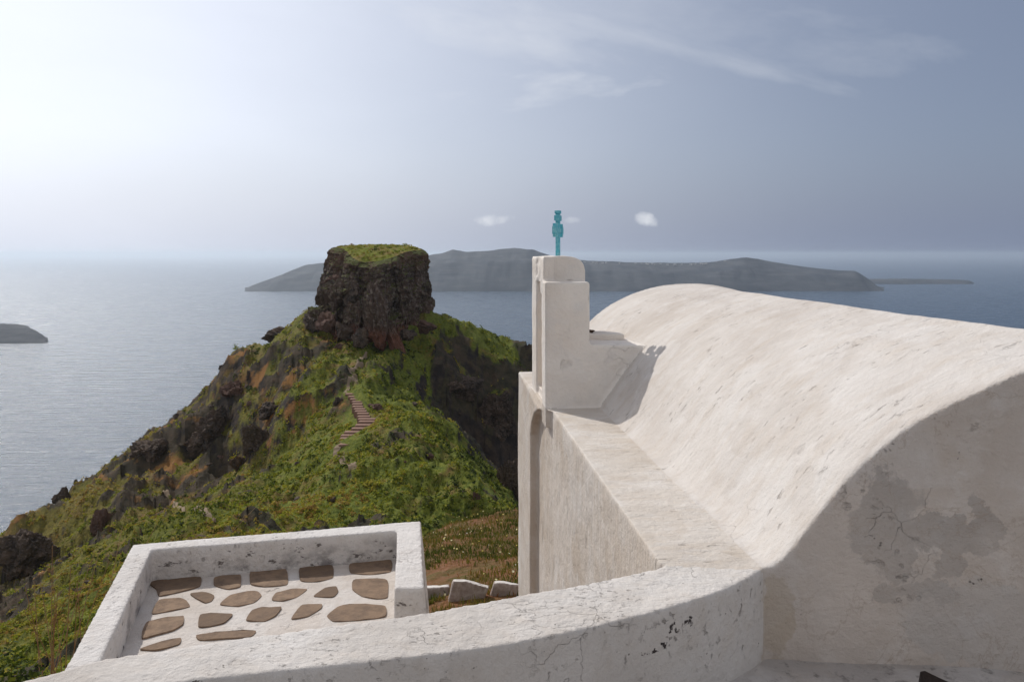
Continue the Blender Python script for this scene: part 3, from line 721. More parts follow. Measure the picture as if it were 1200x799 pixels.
for i_, (a_, b_, c_, sx_, sz_) in enumerate(((385, 380, 187, 2.8, 2.6), (402, 388, 184, 2.4, 2.2), (366, 380, 194, 3.0, 2.8), (352, 386, 198, 2.8, 2.4), (340, 394, 201, 2.2, 1.8), (421, 396, 181, 1.8, 2.4), (391, 332, 193, 2.2, 2.8), (412, 345, 188, 2.0, 3.4), (478, 392, 188, 2.2, 1.6), (498, 382, 192, 2.4, 1.8), (377, 348, 195, 2.0, 3.0))):
    crag_part('fallen_block', rock_t, at(a_, b_, c_), (sx_, sx_ * .9, sz_), 500 + i_, M_basalt if i_ % 3 else M_red, (0, .1), 4, .7)
p = at(415, 372, 187); crag_part('ledge_block', rock_t, p, (3.4, 3.0, 4.4), 19, M_cliff, (0, .2))

# ------------------------------------------------------------------ crags and boulders on the slopes
def crag(name, label, cat, px, py, sx, sy, seed, mat=M_basalt, group=None, sub=5, rough=0.7, deep=0.8, Y=None):
    p = hit(px, py) if Y is None else at(px, py, Y)
    m = p[1] / F
    V, fs = rock_mesh(name, (sx * m, sx * m * deep, sy * m), seed, sub, rough)
    a = random.uniform(0, 6.28) if deep > .99 else 0
    o = link_mesh(name, mesh_np(name, V + p, fs), mat, None, sharp=32)
    # origin at its foot
    base = Vector((p[0], p[1], p[2] - sy * m)); o.data.transform(Matrix.Translation(-base)); o.location = base
    tag(o, label, cat, group); return o
crag('crag', 'big dark crag above the sea at the far left end of the slope', 'crag', 28, 648, 30, 30, 101, Y=150)
crag('crag', 'dark knob of rock on the skyline just above the leftmost crag', 'crag', 74, 588, 11, 16, 102, Y=170)
crag('crag', 'dark cliff block under the tan patch, upper left of the white terrace', 'crag', 118, 622, 14, 24, 103, M_red)
crag('crag', 'broad black outcrop jutting from the left skyline in mid slope', 'crag', 178, 530, 26, 19, 104)
crag('crag', 'tallest black cliff face in the middle of the left slope', 'crag', 252, 512, 30, 36, 105, sub=6)
crag('crag', 'ribbed dark cliff face right of the tallest one, above orange lichen', 'crag', 305, 520, 22, 30, 106, sub=6)
crag('crag', 'orange lichened rock mound at the left foot of the dark cliffs', 'crag', 226, 520, 15, 10, 107, M_rust)
crag('crag', 'orange lichened rock below the ribbed cliff face', 'crag', 283, 545, 12, 11, 108, M_rust)
crag('crag', 'rounded brown rock with a dark hollow below the skyline notch', 'crag', 276, 459, 15, 13, 109, M_red)
crag('crag', 'thin upright rock finger beside the rounded brown rock', 'crag', 292, 441, 4, 9, 110)
crag('crag', 'black square-topped rock on the skyline where the slope steepens', 'crag', 222, 487, 10, 11, 111, Y=200)
crag('crag', 'jagged rock rib on the skyline left of the flat-topped crag', 'crag', 275, 432, 16, 14, 112, Y=205)
crag('crag', 'dark rock rib running down from the flat-topped crag', 'crag', 335, 393, 22, 12, 113, Y=203)
crag('crag', 'reddish boulder on the green slope below the leaning pillar', 'boulder', 396, 408, 7, 9, 114, M_red)
crag('crag', 'black overhang on the green slope below the rounded brown rock', 'crag', 318, 482, 17, 8, 115)
crag('crag', 'square dark rock left of the top of the stairway', 'boulder', 397, 471, 6, 8, 116)
crag('crag', 'reddish broken outcrop right of the stairway', 'boulder', 441, 480, 12, 8, 117, M_red)
crag('crag', 'pair of pinkish rocks low on the right shoulder of the green slope', 'boulder', 504, 534, 6, 3, 118, M_red)
crag('crag', 'pale rock at the right brink of the green slope', 'boulder', 558, 583, 6, 8, 119, M_red)
crag('crag', 'dark outcrop on the shaded right flank below the crag', 'crag', 540, 455, 24, 16, 120)
crag('crag', 'large dark cliff bulge in the shade beside the chapel', 'crag', 578, 490, 30, 36, 121, sub=6)
crag('crag', 'black cliff foot in the shade left of the chapel corner', 'crag', 596, 570, 22, 32, 122, sub=6)
crag('crag', 'pointed rock standing on the skyline beside the mid-slope outcrop', 'boulder', 184, 508, 5, 5, 123, Y=196)
crag('crag', 'small pointed rock alone on the lower left skyline', 'boulder', 123, 549, 3.2, 4.5, 124, Y=184)
crag('crag', 'squat black rock on the skyline above the left knob', 'boulder', 89, 566, 3.5, 4.5, 125, Y=176)
for i in range(60):
    px, py = random.uniform(20, 590), random.uniform(415, 740)
    p = hit(px, py)
    if p[1] < 30 or p[1] > 215 or np.hypot(*(p[:2] - STAIR)) < 12: continue
    s_ = random.uniform(1.6, 4.5)
    crag('boulder', 'small weathered rock half buried in the scrub of the hillside', 'boulder', px, py, s_ * random.uniform(.8, 1.5), s_, 200 + i,
         random.choice([M_basalt, M_basalt, M_red]), 'small rocks scattered over the hillside', 3, 0.4, 0.9)

# ------------------------------------------------------------------ the stairway
st = thing('stairway', 'flight of pale stone steps winding up the green slope towards the crag', 'stairs', Vector(hit(405, 520)))
k = NT('step_stone'); n_ = k.noise(k.coord(), 3, 6, 0.65)
M_step = k.done(k.mix(n_, (0.16, 0.090, 0.065), (0.34, 0.215, 0.165)), 0.9, k.bump(n_, 0.6, 0.05))
steps = [(290, 352, 70), (305, 370, 62), (320, 387, 66), (335, 404, 70), (335, 420, 68), (338, 437, 72), (350, 453, 74), (358, 468, 78), (372, 484, 78), (378, 503, 84), (398, 520, 118), (400, 537, 112), (375, 560, 104), (345, 583, 98), (305, 607, 112), (275, 630, 100), (265, 650, 92), (258, 670, 84), (252, 690, 76)]
pts = [hit(360 + u / 5.708, 400 + v / 5.708) for u, v, w in steps]
Yfit = np.polyfit(range(len(pts)), [p[1] for p in pts], 1)
for i, (u, v, w) in enumerate(steps):
    Y = np.polyval(Yfit, i) - 1.3
    p = at(360 + u / 5.708, 400 + v / 5.708, Y); m = Y / F
    hw = w / 5.708 * m * 0.5
    bm = bmesh.new()
    sk = random.uniform(-.1, .1)
    prism(bm, [(-hw, -0.42), (hw, -0.42 + sk), (hw * .96, 0.75), (-hw * .96, 0.75)], lambda q: (p[0] + q[0], p[1] + q[1], p[2] - 2.2), lambda q: (p[0] + q[0], p[1] + q[1], p[2] + 0.10))
    link_mesh('step', bevelled(bm, 0.04), M_step, st, sharp=40)

k = NT('trodden_earth'); n_ = k.noise(k.coord(), 1.5, 6, 0.65)
M_path = k.done(k.mix(n_, (0.16, 0.115, 0.075), (0.30, 0.23, 0.16)), 0.95, k.bump(n_, 0.6, 0.1))
for pl_, hw_ in (([(404, 462), (409, 454), (418, 444), (410, 438), (424, 431), (418, 424), (430, 416)], .55), ([(186, 580), (200, 588), (214, 594), (230, 597), (243, 603), (252, 613)], .40), ([(398, 522), (392, 532), (402, 544), (415, 552)], .5)):
    Q = np.array([hit(a, b) for a, b in pl_]); tt = np.linspace(0, len(Q) - 1, 60)
    Qx = np.stack([np.interp(tt, np.arange(len(Q)), Q[:, i]) for i in (0, 1)], 1)
    for _ in range(6): Qx[1:-1] = (Qx[:-2] + 2 * Qx[1:-1] + Qx[2:]) / 4
    tg = np.gradient(Qx, axis=0); tg /= np.linalg.norm(tg, axis=1)[:, None] + 1e-9; sd = np.stack([-tg[:, 1], tg[:, 0]], 1)
    rows = []
    for e_ in np.linspace(-1, 1, 5):
        xy_ = Qx + sd * (hw_ * e_ * (1 + .35 * np.sin(tt * 5)))[:, None]
        rows.append(np.c_[xy_, terrain(xy_) + EYE + 0.16 - .1 * abs(e_)])
    o = link_mesh('footpath', mesh_np('footpath', np.stack(rows, 1).reshape(-1, 3), grid_faces(60, 5)), M_path); o['kind'] = 'structure'

# ------------------------------------------------------------------ plants
def leaf_mat(name, stops, trans=0.25):
    k = NT(name)
    at_ = k.n('ShaderNodeAttribute', attribute_name='tint')
    col = k.ramp(at_.outputs['Fac'], stops)
    k.done(col, 0.75, None, 0.2)
    tr = k.n('ShaderNodeBsdfTranslucent'); k.l(col, tr.inputs[0])
    mx = k.n('ShaderNodeMixShader'); mx.inputs[0].default_value = trans
    k.l(k.b.outputs[0], mx.inputs[1]); k.l(tr.outputs[0], mx.inputs[2]); k.l(mx.outputs[0], k.out.inputs[0])
    return k.m
M_scrub = leaf_mat('scrub_leaves', [(0.0, (0.024, 0.038, 0.010)), (0.30, (0.082, 0.115, 0.015)), (0.60, (0.265, 0.290, 0.027)), (0.84, (0.40, 0.34, 0.048)), (1.0, (0.31, 0.19, 0.055))], 0.35)
def quads(cen, nrm, size, tint, aspect=1.0, rng=RNG):
    n = len(cen)
    a = np.cross(nrm, rng.normal(size=(n, 3))); a /= np.linalg.norm(a, axis=1)[:, None] + 1e-9
    b = np.cross(nrm, a)
    s = size[:, None]
    V = np.stack([cen - a * s - b * s * aspect * .5, cen + a * s * .3 - b * s * aspect, cen + a * s + b * s * aspect * .4, cen - a * s * .3 + b * s * aspect], 1).reshape(-1, 3)
    return V, np.repeat(tint, 4)
def leaf_object(name, V, T, mat, parent=None):
    me = mesh_np(name, V, np.arange(len(V)).reshape(-1, 4))
    at_ = me.attributes.new('tint', 'FLOAT', 'POINT'); at_.data.foreach_set('value', T.astype(np.float32))
    return link_mesh(name, me, mat, parent, smooth=False)
# low scrub over the whole hill: evenly thick in view, clumped
N = 62000
txs = RNG.uniform(-0.72, 0.03, N); Ys = 34 * (222 / 34) ** RNG.uniform(0, 1, N) ** 0.8
xy = np.c_[txs * Ys, Ys]
z0 = terrain(xy); e = 0.7
gx = (terrain(xy + [e, 0]) - z0) / e; gy = (terrain(xy + [0, e]) - z0) / e
nzv = 1 / np.sqrt(1 + gx ** 2 + gy ** 2)
dens = fbm(np.c_[xy, z0] / 9, 4, 91)
rkv = rocky(xy, z0)
keep = (nzv > 0.50) & (RNG.uniform(0, 1, N) > rkv * 0.92) & (RNG.uniform(-.75, .65, N) < dens + (nzv - .6)) & (np.min(np.hypot(xy[:, None, 0] - np.array(pts)[None, :, 0], xy[:, None, 1] + 2.0 - np.array(pts)[None, :, 1]), 1) > 2.4) & (np.hypot(xy[:, 0] - RX, xy[:, 1] - RY) > 17)
xy, z0, dens, gx, gy = xy[keep], z0[keep], dens[keep], gx[keep], gy[keep]
n = len(xy); L = 15
R0 = (0.16 + 0.5 * RNG.uniform(0, 1, n) ** 2.2) * np.clip(xy[:, 1] / 140, 0.35, 1.3) ** .6
typ = np.clip(0.56 + 0.75 * fbm(np.c_[xy, z0] / 22, 3, 95) + RNG.normal(0, .2, n) + 0.20 * np.clip((-xy[:, 0] - 28) / 60, 0, 1) * RNG.uniform(.2, 1, n), 0.02, .99)
d = RNG.normal(size=(n, L, 3)); d /= np.linalg.norm(d, axis=2)[..., None]; d[..., 2] = np.abs(d[..., 2]) * .9
cen = np.stack([xy[:, 0], xy[:, 1], z0 + EYE - 0.05], 1)[:, None, :] + d * (R0[:, None] * RNG.uniform(.45, 1.05, (n, L)))[..., None] * np.array([1.25, 1.25, .8])
cen[..., 2] += (cen[..., 0] - xy[:, 0][:, None]) * gx[:, None] + (cen[..., 1] - xy[:, 1][:, None]) * gy[:, None]
nr = d + RNG.normal(0, .55, (n, L, 3)); nr /= np.linalg.norm(nr, axis=2)[..., None]
tint = np.clip(typ[:, None] + RNG.normal(0, .10, (n, L)), 0, 1)
V, T = quads(cen.reshape(-1, 3), nr.reshape(-1, 3), (R0[:, None] * RNG.uniform(.20, .42, (n, L))).ravel(), tint.ravel())
scrub = leaf_object('scrub', V, T, M_scrub); scrub['kind'] = 'stuff'
print('scrub clumps', n)
# scrub on top of the crag
n = 700
ph = RNG.uniform(0, 6.283, n); rr2 = np.sqrt(RNG.uniform(0.0, 0.9, n))
rimr = np.interp(ph, phi, rad2[:, -1], period=2 * math.pi)
cx_, cy_ = np.cos(ph) * rimr * rr2 + RX, np.sin(ph) * rimr * rr2 + RY
rz_ = np.interp(ph, phi, rimz[:, 0], period=2 * math.pi)
ztop = EYE + rz_ + (2.2 + .03 * (cy_ - RY) - rz_) * (1 - rr2 ** 2.4)
d = RNG.normal(size=(n, 14, 3)); d /= np.linalg.norm(d, axis=2)[..., None]; d[..., 2] = np.abs(d[..., 2])
R0 = RNG.uniform(.2, .5, n); R0[:14] = RNG.uniform(.6, 1.0, 14)
cen = np.stack([cx_, cy_, ztop - .1], 1)[:, None, :] + d * (R0[:, None] * RNG.uniform(.5, 1, (n, 14)))[..., None]
V, T = quads(cen.reshape(-1, 3), (d + RNG.normal(0, .5, d.shape)).reshape(-1, 3) / 1.2, np.repeat(R0 * .3, 14), np.clip(np.repeat(RNG.normal(.62, .2, n), 14), 0, 1))
o = leaf_object('scrub', V, T, M_scrub, rock_t); o['kind'] = 'stuff'

# grass and small flowers between terrace and chapel
def blades(xy, h, w, tint, name, mat):
    n = len(xy); z = terrain(xy) + EYE
    a = RNG.uniform(0, 6.283, n); lean = RNG.uniform(.05, .55, n) * h
    la = RNG.uniform(0, 6.283, n)
    base = np.c_[xy, z - .01]; dx = np.c_[np.cos(a), np.sin(a), a * 0] * w[:, None]
    mid = base + np.c_[np.cos(la) * lean * .35, np.sin(la) * lean * .35, h * .6]
    tip = base + np.c_[np.cos(la) * lean, np.sin(la) * lean, h]
    V = np.stack([base - dx, base + dx, mid + dx * .7, mid - dx * .7, mid - dx * .7, mid + dx * .7, tip + dx * .12, tip - dx * .12], 1).reshape(-1, 3)
    o = leaf_object(name, V, np.repeat(tint, 8), mat); return o, tip
M_grass = leaf_mat('meadow_grass', [(0.0, (0.030, 0.045, 0.012)), (0.4, (0.10, 0.125, 0.020)), (0.7, (0.23, 0.175, 0.035)), (1.0, (0.30, 0.15, 0.055))], .3)
n = 34000
xy = np.c_[RNG.uniform(-4.0, 0.9, n), 12.0 + 14.5 * RNG.uniform(0, 1, n) ** 1.5]
cl = fbm(np.c_[xy, xy[:, :1] * 0] / 1.7, 4, 81)
kp = (cl + RNG.uniform(-.35, .35, n)) > -0.04
xy, cl = xy[kp], cl[kp]; n = len(xy)
g, tips = blades(xy, RNG.uniform(.03, .13, n), RNG.uniform(.006, .016, n), np.clip(.55 - cl * .7 + RNG.normal(0, .18, n), 0, 1), 'meadow_grass', M_grass); g['kind'] = 'stuff'
n2 = 1500
xy = np.c_[RNG.uniform(-1.9, 0.15, n2), RNG.uniform(10.6, 11.75, n2)]
g, _t = blades(xy, RNG.uniform(.04, .14, n2), RNG.uniform(.005, .011, n2), np.clip(RNG.normal(.62, .18, n2), 0, 1), 'dry_grass', M_grass); g['kind'] = 'stuff'
idx = RNG.choice(len(tips), 230, replace=False)
fxy = tips[idx]
M_flower = leaf_mat('flower_petals', [(0.0, (0.75, 0.60, 0.10)), (0.55, (0.78, 0.70, 0.30)), (1.0, (0.80, 0.78, 0.66))], .3)
nrm = np.tile([0, -.45, .9], (len(fxy), 1)) + RNG.normal(0, .25, (len(fxy), 3)); nrm /= np.linalg.norm(nrm, axis=1)[:, None]
V, T = quads(fxy + [0, 0, .01], nrm, RNG.uniform(.012, .026, len(fxy)), RNG.uniform(0, 1, len(fxy)))
fo = leaf_object('flowers', V, T, M_flower); fo['kind'] = 'stuff'

# shrub and dry stalks at the lower left
pb = at(14, 800, 15.0); gz_ = terrain(np.array([[pb[0], pb[1]]]))[0] + EYE
sh = thing('shrub', 'dense dark green shrub at the bottom left corner below the terrace', 'shrub', (pb[0], pb[1], gz_))
n = 5200
d = RNG.normal(size=(n, 3)); d /= np.linalg.norm(d, axis=1)[:, None]
rr3 = RNG.uniform(.5, 1.0, n) ** .5 * (1 + .35 * fbm(d * 2.2, 3, 33))
top_z = pb[2] + 0.62 - gz_
cen = np.array([pb[0], pb[1], gz_ + top_z * .42]) + d * rr3[:, None] * np.array([.95, .95, top_z * .58])
V, T = quads(cen, d + RNG.normal(0, .6, (n, 3)), RNG.uniform(.025, .05, n), np.clip(.22 + .25 * fbm(cen / .25, 3, 12) + RNG.normal(0, .1, n), 0, .8))
leaf_object('foliage', V, T, M_scrub, sh)
def tube_mesh(paths):
    bm = bmesh.new()
    for pth, r in paths:
        prev = None
        for j, q in enumerate(pth):
            rj = r * (1 - .6 * j / (len(pth) - 1))
            ringv = [bm.verts.new((q[0] + math.cos(a) * rj, q[1] + math.sin(a) * rj, q[2])) for a in (0, 1.257, 2.513, 3.77, 5.027)]
            if prev:
                for i in range(5): bm.faces.new((prev[i], prev[(i + 1) % 5], ringv[(i + 1) % 5], ringv[i]))
            prev = ringv
    return bm_mesh(bm)
k = NT('dry_stem'); M_stem = k.done(k.mix(k.noise(k.coord(), 6), (0.26, 0.16, 0.08), (0.44, 0.30, 0.16)), 0.85)
paths = []
for i in range(9):
    a = random.uniform(0, 6.28); paths.append(([(pb[0] + math.cos(a) * .1 * j * .8, pb[1] + math.sin(a) * .08 * j, gz_ + top_z * .22 * j) for j in range(5)], .02))
link_mesh('stem', tube_mesh(paths), M_stem, sh)
gxy = at(72, 740, 22.0)
gz2 = terrain(gxy[None, :2])[0] + EYE
paths = []
for i in range(34):
    bx_, by_ = gxy[0] + random.gauss(0, .28), gxy[1] + random.gauss(0, .5)
    h_ = random.uniform(.9, 2.1); lx, ly = random.gauss(.2, .22), random.gauss(0, .2)
    h_ = random.uniform(1.0, 2.5) + max(0.0, gxy[2] - gz2)
    paths.append(([(bx_ + lx * (j / 5) ** 1.6 * h_, by_ + ly * (j / 5) ** 1.6 * h_, gz2 + h_ * j / 5) for j in range(6)], .020))
stalk = link_mesh('dry_stalks', tube_mesh(paths), M_stem); tag(stalk, 'clump of tall dry brown stalks left of the terrace', 'dry grass')
stalk.data.transform(Matrix.Translation((-gxy[0], -gxy[1], -gz2))); stalk.location = (gxy[0], gxy[1], gz2)

# white-capped kerb stones between terrace and chapel
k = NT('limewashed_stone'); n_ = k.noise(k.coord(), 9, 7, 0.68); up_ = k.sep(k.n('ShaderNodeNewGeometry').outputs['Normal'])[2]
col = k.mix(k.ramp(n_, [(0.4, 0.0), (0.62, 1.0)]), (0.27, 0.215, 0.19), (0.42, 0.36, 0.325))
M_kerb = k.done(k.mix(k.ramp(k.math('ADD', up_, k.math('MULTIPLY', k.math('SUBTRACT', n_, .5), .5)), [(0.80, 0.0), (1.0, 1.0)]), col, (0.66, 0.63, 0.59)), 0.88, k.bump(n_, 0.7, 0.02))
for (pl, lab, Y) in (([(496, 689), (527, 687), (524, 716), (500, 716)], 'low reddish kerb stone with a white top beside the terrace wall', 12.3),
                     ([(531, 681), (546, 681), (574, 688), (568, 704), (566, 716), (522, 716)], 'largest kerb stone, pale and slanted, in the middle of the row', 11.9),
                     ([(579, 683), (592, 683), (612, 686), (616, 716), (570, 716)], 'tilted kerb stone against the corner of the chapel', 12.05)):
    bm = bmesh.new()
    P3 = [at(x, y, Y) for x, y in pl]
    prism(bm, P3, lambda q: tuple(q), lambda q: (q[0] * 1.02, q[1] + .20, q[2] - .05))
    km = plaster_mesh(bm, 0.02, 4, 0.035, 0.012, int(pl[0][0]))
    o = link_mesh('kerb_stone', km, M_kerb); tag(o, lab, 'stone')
    c0 = Vector(np.mean(P3, 0)); c0.z = min(q[2] for q in P3); o.data.transform(Matrix.Translation(-c0)); o.location = c0

# ------------------------------------------------------------------ sea and islands
bm = bmesh.new(); bmesh.ops.create_circle(bm, cap_ends=True, radius=180000, segments=128)
k = NT('sea_water'); P = k.coord()
w1 = k.noise(k.mapped((1, 2.2, 1), (0, 0, 0), None, (0, 0, math.radians(-18))), 0.035, 8, 0.62)
w2 = k.noise(k.mapped((1, 4.5, 1), (5, 5, 0), None, (0, 0, math.radians(-10))), 0.006, 6, 0.6)
w3 = k.noise(k.mapped((1, 1.4, 1), (2, 5, 0)), 0.25, 4, 0.6)
big = k.noise(k.mapped((1, 3, 1), (9, 5, 0)), 0.0006, 5, 0.55)
bp = k.bump(w1, 1.0, 2.2); bp = k.bump(w2, 0.9, 9.0, bp); bp = k.bump(w3, 1.0, 1.8, bp)
k.done(k.mix(big, (0.012, 0.040, 0.078), (0.016, 0.050, 0.095)), k.ramp(k.noise(k.mapped((1, 7, 1), (3, 1, 0), None, (0, 0, math.radians(-14))), 0.010, 7, 0.65), [(0.40, 0.17), (0.60, 0.36)]), bp, 1.0)
k.b.inputs['IOR'].default_value = 1.33
sea = link_mesh('sea', bm_mesh(bm), k.m, smooth=False); sea['kind'] = 'structure'

k = NT('island_slopes'); P = k.coord()
n1 = k.noise(k.mapped((1, 1, 1)), 0.0035, 8, 0.62); n2 = k.noise(k.mapped((.15, .15, 1.2)), 0.03, 6, 0.65)
M_isl = k.done(k.mix(k.math('MULTIPLY', k.ramp(n2, [(.45, 0.0), (.65, 1.0)]), .6), k.mix(k.ramp(n1, [(.38, 0.0), (.62, 1.0)]), (0.018, 0.024, 0.034), (0.044, 0.050, 0.056)), (0.10, 0.10, 0.105)), 0.95, k.bump(n1, .6, 30))  # slope tones cooled: blue of the haze put into the colour
def island(name, prof, Y0, depth, seed, front=0.3, rough=0.1):
    """prof: skyline (px, height m above the sea); the waterline runs at Y0"""
    prof = np.array(prof, float)
    pxs = np.linspace(prof[0, 0], prof[-1, 0], 260); hs = np.interp(pxs, prof[:, 0], prof[:, 1])
    tv = np.linspace(0, 1, 70)
    PX, TV = np.meshgrid(pxs, tv, indexing='ij'); H = np.repeat(hs[:, None], 70, 1)
    edge = np.clip(np.minimum(PX - prof[0, 0], prof[-1, 0] - PX) / ((prof[-1, 0] - prof[0, 0]) * .12), 0, 1)
    Yw = Y0 + depth * TV * (0.35 + 0.65 * edge); X = (PX - CX) / F * Yw
    n = fbm(np.stack([X, Yw, X * 0], -1).reshape(-1, 3) / (depth * .22), 5, seed, .55, True).reshape(PX.shape)
    gul = fbm(np.stack([X * 1.0, Yw * .2, X * 0], -1).reshape(-1, 3) / (depth * .08), 4, seed + 4, .5, True).reshape(PX.shape)
    rise = np.interp(TV, [0, front * .45, front, .55, 1], [0, .62, .97, .88, 0])
    Yw = Yw + gul * depth * .05 * np.clip(TV * 8, 0, 1) * (1 - TV) + depth * .06 * fbm(np.stack([X, X * 0, X * 0], -1).reshape(-1, 3) / (depth * .5), 3, seed + 7).reshape(PX.shape) * (1 - TV)
    # skyline row keeps the given height
    Z = H * rise * (1 + rough * n * np.where(TV < front, 1, .4)) + 3 * gul * np.clip(TV * 10, 0, 1)
    Z = np.maximum(Z, -3); Z[:, -1] = -3; Z[0] = np.minimum(Z[0], 0); Z[-1] = np.minimum(Z[-1], 0); Z[:, 0] = -3
    o = link_mesh(name, mesh_np(name, np.stack([X, Yw, Z], -1).reshape(-1, 3), grid_faces(260, 70)), M_isl); o['kind'] = 'structure'
    return o
YI = 280 * F / 44.5
def sky(px, py, Y=YI + 560): return (px, 280 - (py - HY) / F * Y + 6)
island('far_island', [(287, 0), (296, 30), (330, sky(330, 322)[1]), (358, sky(358, 311)[1]), (378, sky(378, 309)[1]), (440, sky(440, 306)[1]), (495, sky(495, 301)[1]), (518, sky(518, 297)[1]), (530, sky(530, 293)[1]), (545, sky(545, 296)[1]), (580, sky(580, 293.5)[1]), (602, sky(602, 291)[1]), (625, sky(625, 293)[1]), (650, sky(650, 301)[1]), (690, sky(690, 306.5)[1]), (740, sky(740, 308)[1]),
       (790, sky(790, 309)[1]), (830, sky(830, 307.5)[1]), (860, sky(860, 304)[1]), (876, sky(876, 302)[1]), (905, sky(905, 307)[1]), (950, sky(950, 314)[1]), (985, sky(985, 317)[1]), (1006, sky(1006, 317.5)[1]), (1018, sky(1018, 326)[1]), (1030, sky(1030, 335)[1]), (1037, 0)], YI, 1900, 5, .3, .07)
island('low_island', [(1000, 0), (1020, 34), (1060, 38), (1100, 30), (1138, 24), (1142, 0)], 280 * F / 36.0, 900, 9, .3, .05)
island('near_islet', [(-140, 0), (-120, 22), (-40, 44), (5, 43), (30, 36), (45, 22), (53, 6), (56, 0)], 280 * F / 105.0, 420, 15, .4, .10)
# white village along the far ridge
k = NT('white_houses'); M_vil = k.done((0.5, 0.49, 0.48), 0.8)
bm = bmesh.new()
for i in range(60):
    px = random.gauss(765, 42) if i < 48 else random.uniform(690, 900)
    Y = YI + 560 + random.uniform(-60, 60); pyk = np.interp(px, [690, 740, 790, 830, 860, 876, 905], [306.5, 308, 309, 307.5, 304, 302, 307])
    p = at(px, pyk + random.uniform(-.1, .9), Y); s_ = random.uniform(4, 9)
    box(bm, p[0] - s_, p[0] + s_, p[1] - s_, p[1] + s_, p[2] - 14, p[2] + random.uniform(-2, 3))
vil = link_mesh('village', bm_mesh(bm), M_vil, smooth=False); vil['kind'] = 'stuff'; vil['label'] = 'tiny white houses along the ridge of the far island'

# haze
bm = bmesh.new(); box(bm, -181000, 181000, -181000, 181000, -4.0, EYE + 60)
k = NT('haze_air'); k.t.nodes.remove(k.b)
vol = k.n('ShaderNodeVolumePrincipled'); vol.inputs['Color'].default_value = (0.82, 0.91, 1.0, 1); vol.inputs['Density'].default_value = 0.00005; vol.inputs['Anisotropy'].default_value = 0.60
k.l(vol.outputs[0], k.out.inputs['Volume'])
hz = link_mesh('haze', bm_mesh(bm), k.m, smooth=False); hz['kind'] = 'stuff'

# ------------------------------------------------------------------ sky, sun
W = bpy.data.worlds.new('World'); sc.world = W; W.use_nodes = True
t = W.node_tree; bgn = t.nodes['Background']
class WN(NT):
    def __init__(s): s.t = t; s._oc = None
k = WN()
sky_n = k.n('ShaderNodeTexSky', sky_type='NISHITA', sun_disc=False)
sky_n.sun_elevation = math.radians(SUN_EL); sky_n.sun_rotation = math.radians(SUN_AZ)
sky_n.altitude = 280; sky_n.air_density = 1.0; sky_n.dust_density = 1.5; sky_n.ozone_density = 1.0
dirv = k.coord('Generated'); dx, dy, dz = k.sep(dirv)
sv = Vector((math.sin(math.radians(SUN_AZ)) * math.cos(math.radians(SUN_EL)), math.cos(math.radians(SUN_AZ)) * math.cos(math.radians(SUN_EL)), math.sin(math.radians(SUN_EL))))
dot = k.n('ShaderNodeVectorMath', operation='DOT_PRODUCT'); k.l(dirv, dot.inputs[0]); dot.inputs[1].default_value = sv
# thin bright cloud veil towards the sun, wider across than up
hv = k.n('ShaderNodeVectorMath', operation='MULTIPLY'); k.l(dirv, hv.inputs[0]); hv.inputs[1].default_value = (1, 1, 0.30)
hn = k.n('ShaderNodeVectorMath', operation='NORMALIZE'); k.l(hv.outputs[0], hn.inputs[0])
sh_ = Vector((sv.x, sv.y, sv.z * 0.30)).normalized()
dot2 = k.n('ShaderNodeVectorMath', operation='DOT_PRODUCT'); k.l(hn.outputs[0], dot2.inputs[0]); dot2.inputs[1].default_value = sh_
cosg = k.math('MAXIMUM', dot2.outputs['Value'], 0.0)
veil = k.noise(k.mapped((1, 1, 2.2), (3, 3, 3), dirv), 2.0, 6, 0.55, 0.3)
hzr = k.n('ShaderNodeMapRange', interpolation_type='SMOOTHSTEP'); k.l(dz, hzr.inputs[0])
for i_, v_ in ((1, -0.01), (2, 0.15), (3, 0.0), (4, 1.0)): hzr.inputs[i_].default_value = v_
hzf = hzr.outputs[0]
glow = k.math('MULTIPLY', k.math('MULTIPLY_ADD', hzf, 0.08, 0.92), k.math('POWER', cosg, 3.2))
glow = k.math('MULTIPLY', glow, k.math('ADD', k.math('MULTIPLY', veil, 2.2), 5.7))
bk = k.n('ShaderNodeMapRange', interpolation_type='SMOOTHSTEP'); k.l(dy, bk.inputs[0])  # unseen sky behind the camera, brightened as added fill for the shaded walls
for i_, v_ in ((1, -0.5), (2, 0.6), (3, 0.0), (4, 1.0)): bk.inputs[i_].default_value = v_
col = k.mix(k.math('MULTIPLY_ADD', hzf, -0.20, 1.0), sky_n.outputs[0], k.mix(bk.outputs[0], (5.5, 5.35, 5.4), (2.0, 2.40, 3.45)))
gcol = k.n('ShaderNodeMix', data_type='RGBA', blend_type='ADD'); gcol.inputs[0].default_value = 1; k.l(col, gcol.inputs[6])
gc = k.n('ShaderNodeCombineColor')
for i, f in enumerate((1.0, 1.0, 1.01)): k.l(k.math('MULTIPLY', glow, f), gc.inputs[i])
k.l(gc.outputs[0], gcol.inputs[7]); col = gcol.outputs[2]
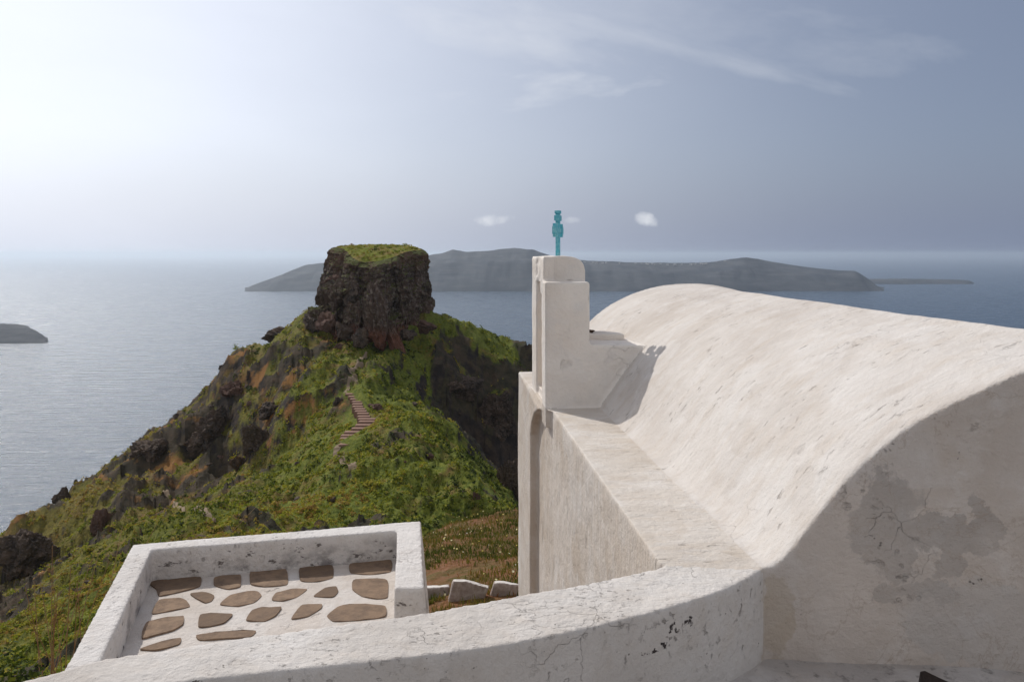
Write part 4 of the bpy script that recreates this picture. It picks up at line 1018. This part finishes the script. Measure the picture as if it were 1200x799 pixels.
# clouds, placed by direction
ysafe = k.math('MAXIMUM', dy, 0.05)
tX, tZ = k.math('DIVIDE', dx, ysafe), k.math('DIVIDE', dz, ysafe)
cv = k.n('ShaderNodeCombineXYZ'); k.l(tX, cv.inputs[0]); k.l(tZ, cv.inputs[2])
def puff(cx, cz, rx, rz, rot, soft, sc_, seed, amt, st=1.0):
    m = k.mapped((1, 1, 1), (-cx, seed, -cz), cv.outputs[0])
    r2 = k.n('ShaderNodeVectorRotate', rotation_type='Y_AXIS'); k.l(m, r2.inputs[0]); r2.inputs['Angle'].default_value = rot
    x, y, z = k.sep(r2.outputs[0])
    e2 = k.math('ADD', k.math('POWER', k.math('ABSOLUTE', k.math('DIVIDE', x, rx)), 2.0), k.math('POWER', k.math('ABSOLUTE', k.math('DIVIDE', z, rz)), 2.0))
    n = k.noise(k.mapped((1, 1, st), (0, 0, 0), r2.outputs[0]), sc_, 7, 0.62)
    v = k.math('SUBTRACT', k.math('SUBTRACT', 1.0, e2), k.math('MULTIPLY', k.math('SUBTRACT', 0.62, n), soft), None, True)
    return k.math('MULTIPLY', v, amt)
m = puff(.175, .044, .019, .011, math.radians(-18), 1.6, 60, 1.0, .8)
m = k.math('MAXIMUM', m, puff(-.026, .043, .033, .009, 0.1, 2.6, 55, 2.0, .55))
m = k.math('MAXIMUM', m, puff(.077, .043, .014, .006, 0, 2.4, 60, 3.0, .35))
m = k.math('MAXIMUM', m, puff(.05, .215, .17, .035, math.radians(4), 4.2, 9, 4.0, .30, 3.5))
m = k.math('MAXIMUM', m, puff(.20, .275, .34, .022, math.radians(-15), 3.0, 5, 5.0, .20, 4.0))
m = k.math('MAXIMUM', m, puff(-.06, .30, .34, .06, math.radians(-12), 4.0, 4, 6.0, .30, 3.0))
m = k.math('MAXIMUM', m, puff(.10, .33, .5, .09, math.radians(-6), 4.5, 3.5, 8.0, .13, 3.0))
col = k.mix(m, col, (8.6, 8.8, 9.2))
k.l(col, bgn.inputs['Color']); bgn.inputs['Strength'].default_value = 0.10
sl_ = bpy.data.lights.new('sun', 'SUN'); sl_.energy = 2.8; sl_.angle = math.radians(0.6); sl_.color = (1.0, 0.945, 0.87)
so = bpy.data.objects.new('sun', sl_); C.objects.link(so); so.rotation_euler = (-sv).to_track_quat('-Z', 'Y').to_euler(); so.location = (0, 0, EYE + 40)

# ------------------------------------------------------------------ camera, colour management
cam = bpy.data.cameras.new('camera'); cam.sensor_width = 36; cam.lens = 27; cam.shift_y = -(399.5 - HY) / 1200
cam.clip_start = 0.05; cam.clip_end = 400000
co_ = bpy.data.objects.new('camera', cam); C.objects.link(co_); co_.location = (0, 0, EYE); co_.rotation_euler = (math.radians(90), 0, 0)
sc.camera = co_
vs = sc.view_settings; vs.view_transform = 'Standard'; vs.look = 'None'; vs.exposure = 0; vs.gamma = 1
cy = sc.cycles; cy.use_denoising = True; cy.max_bounces = 8; cy.diffuse_bounces = 6; cy.volume_bounces = 2; cy.transparent_max_bounces = 6
cy.sample_clamp_indirect = 6
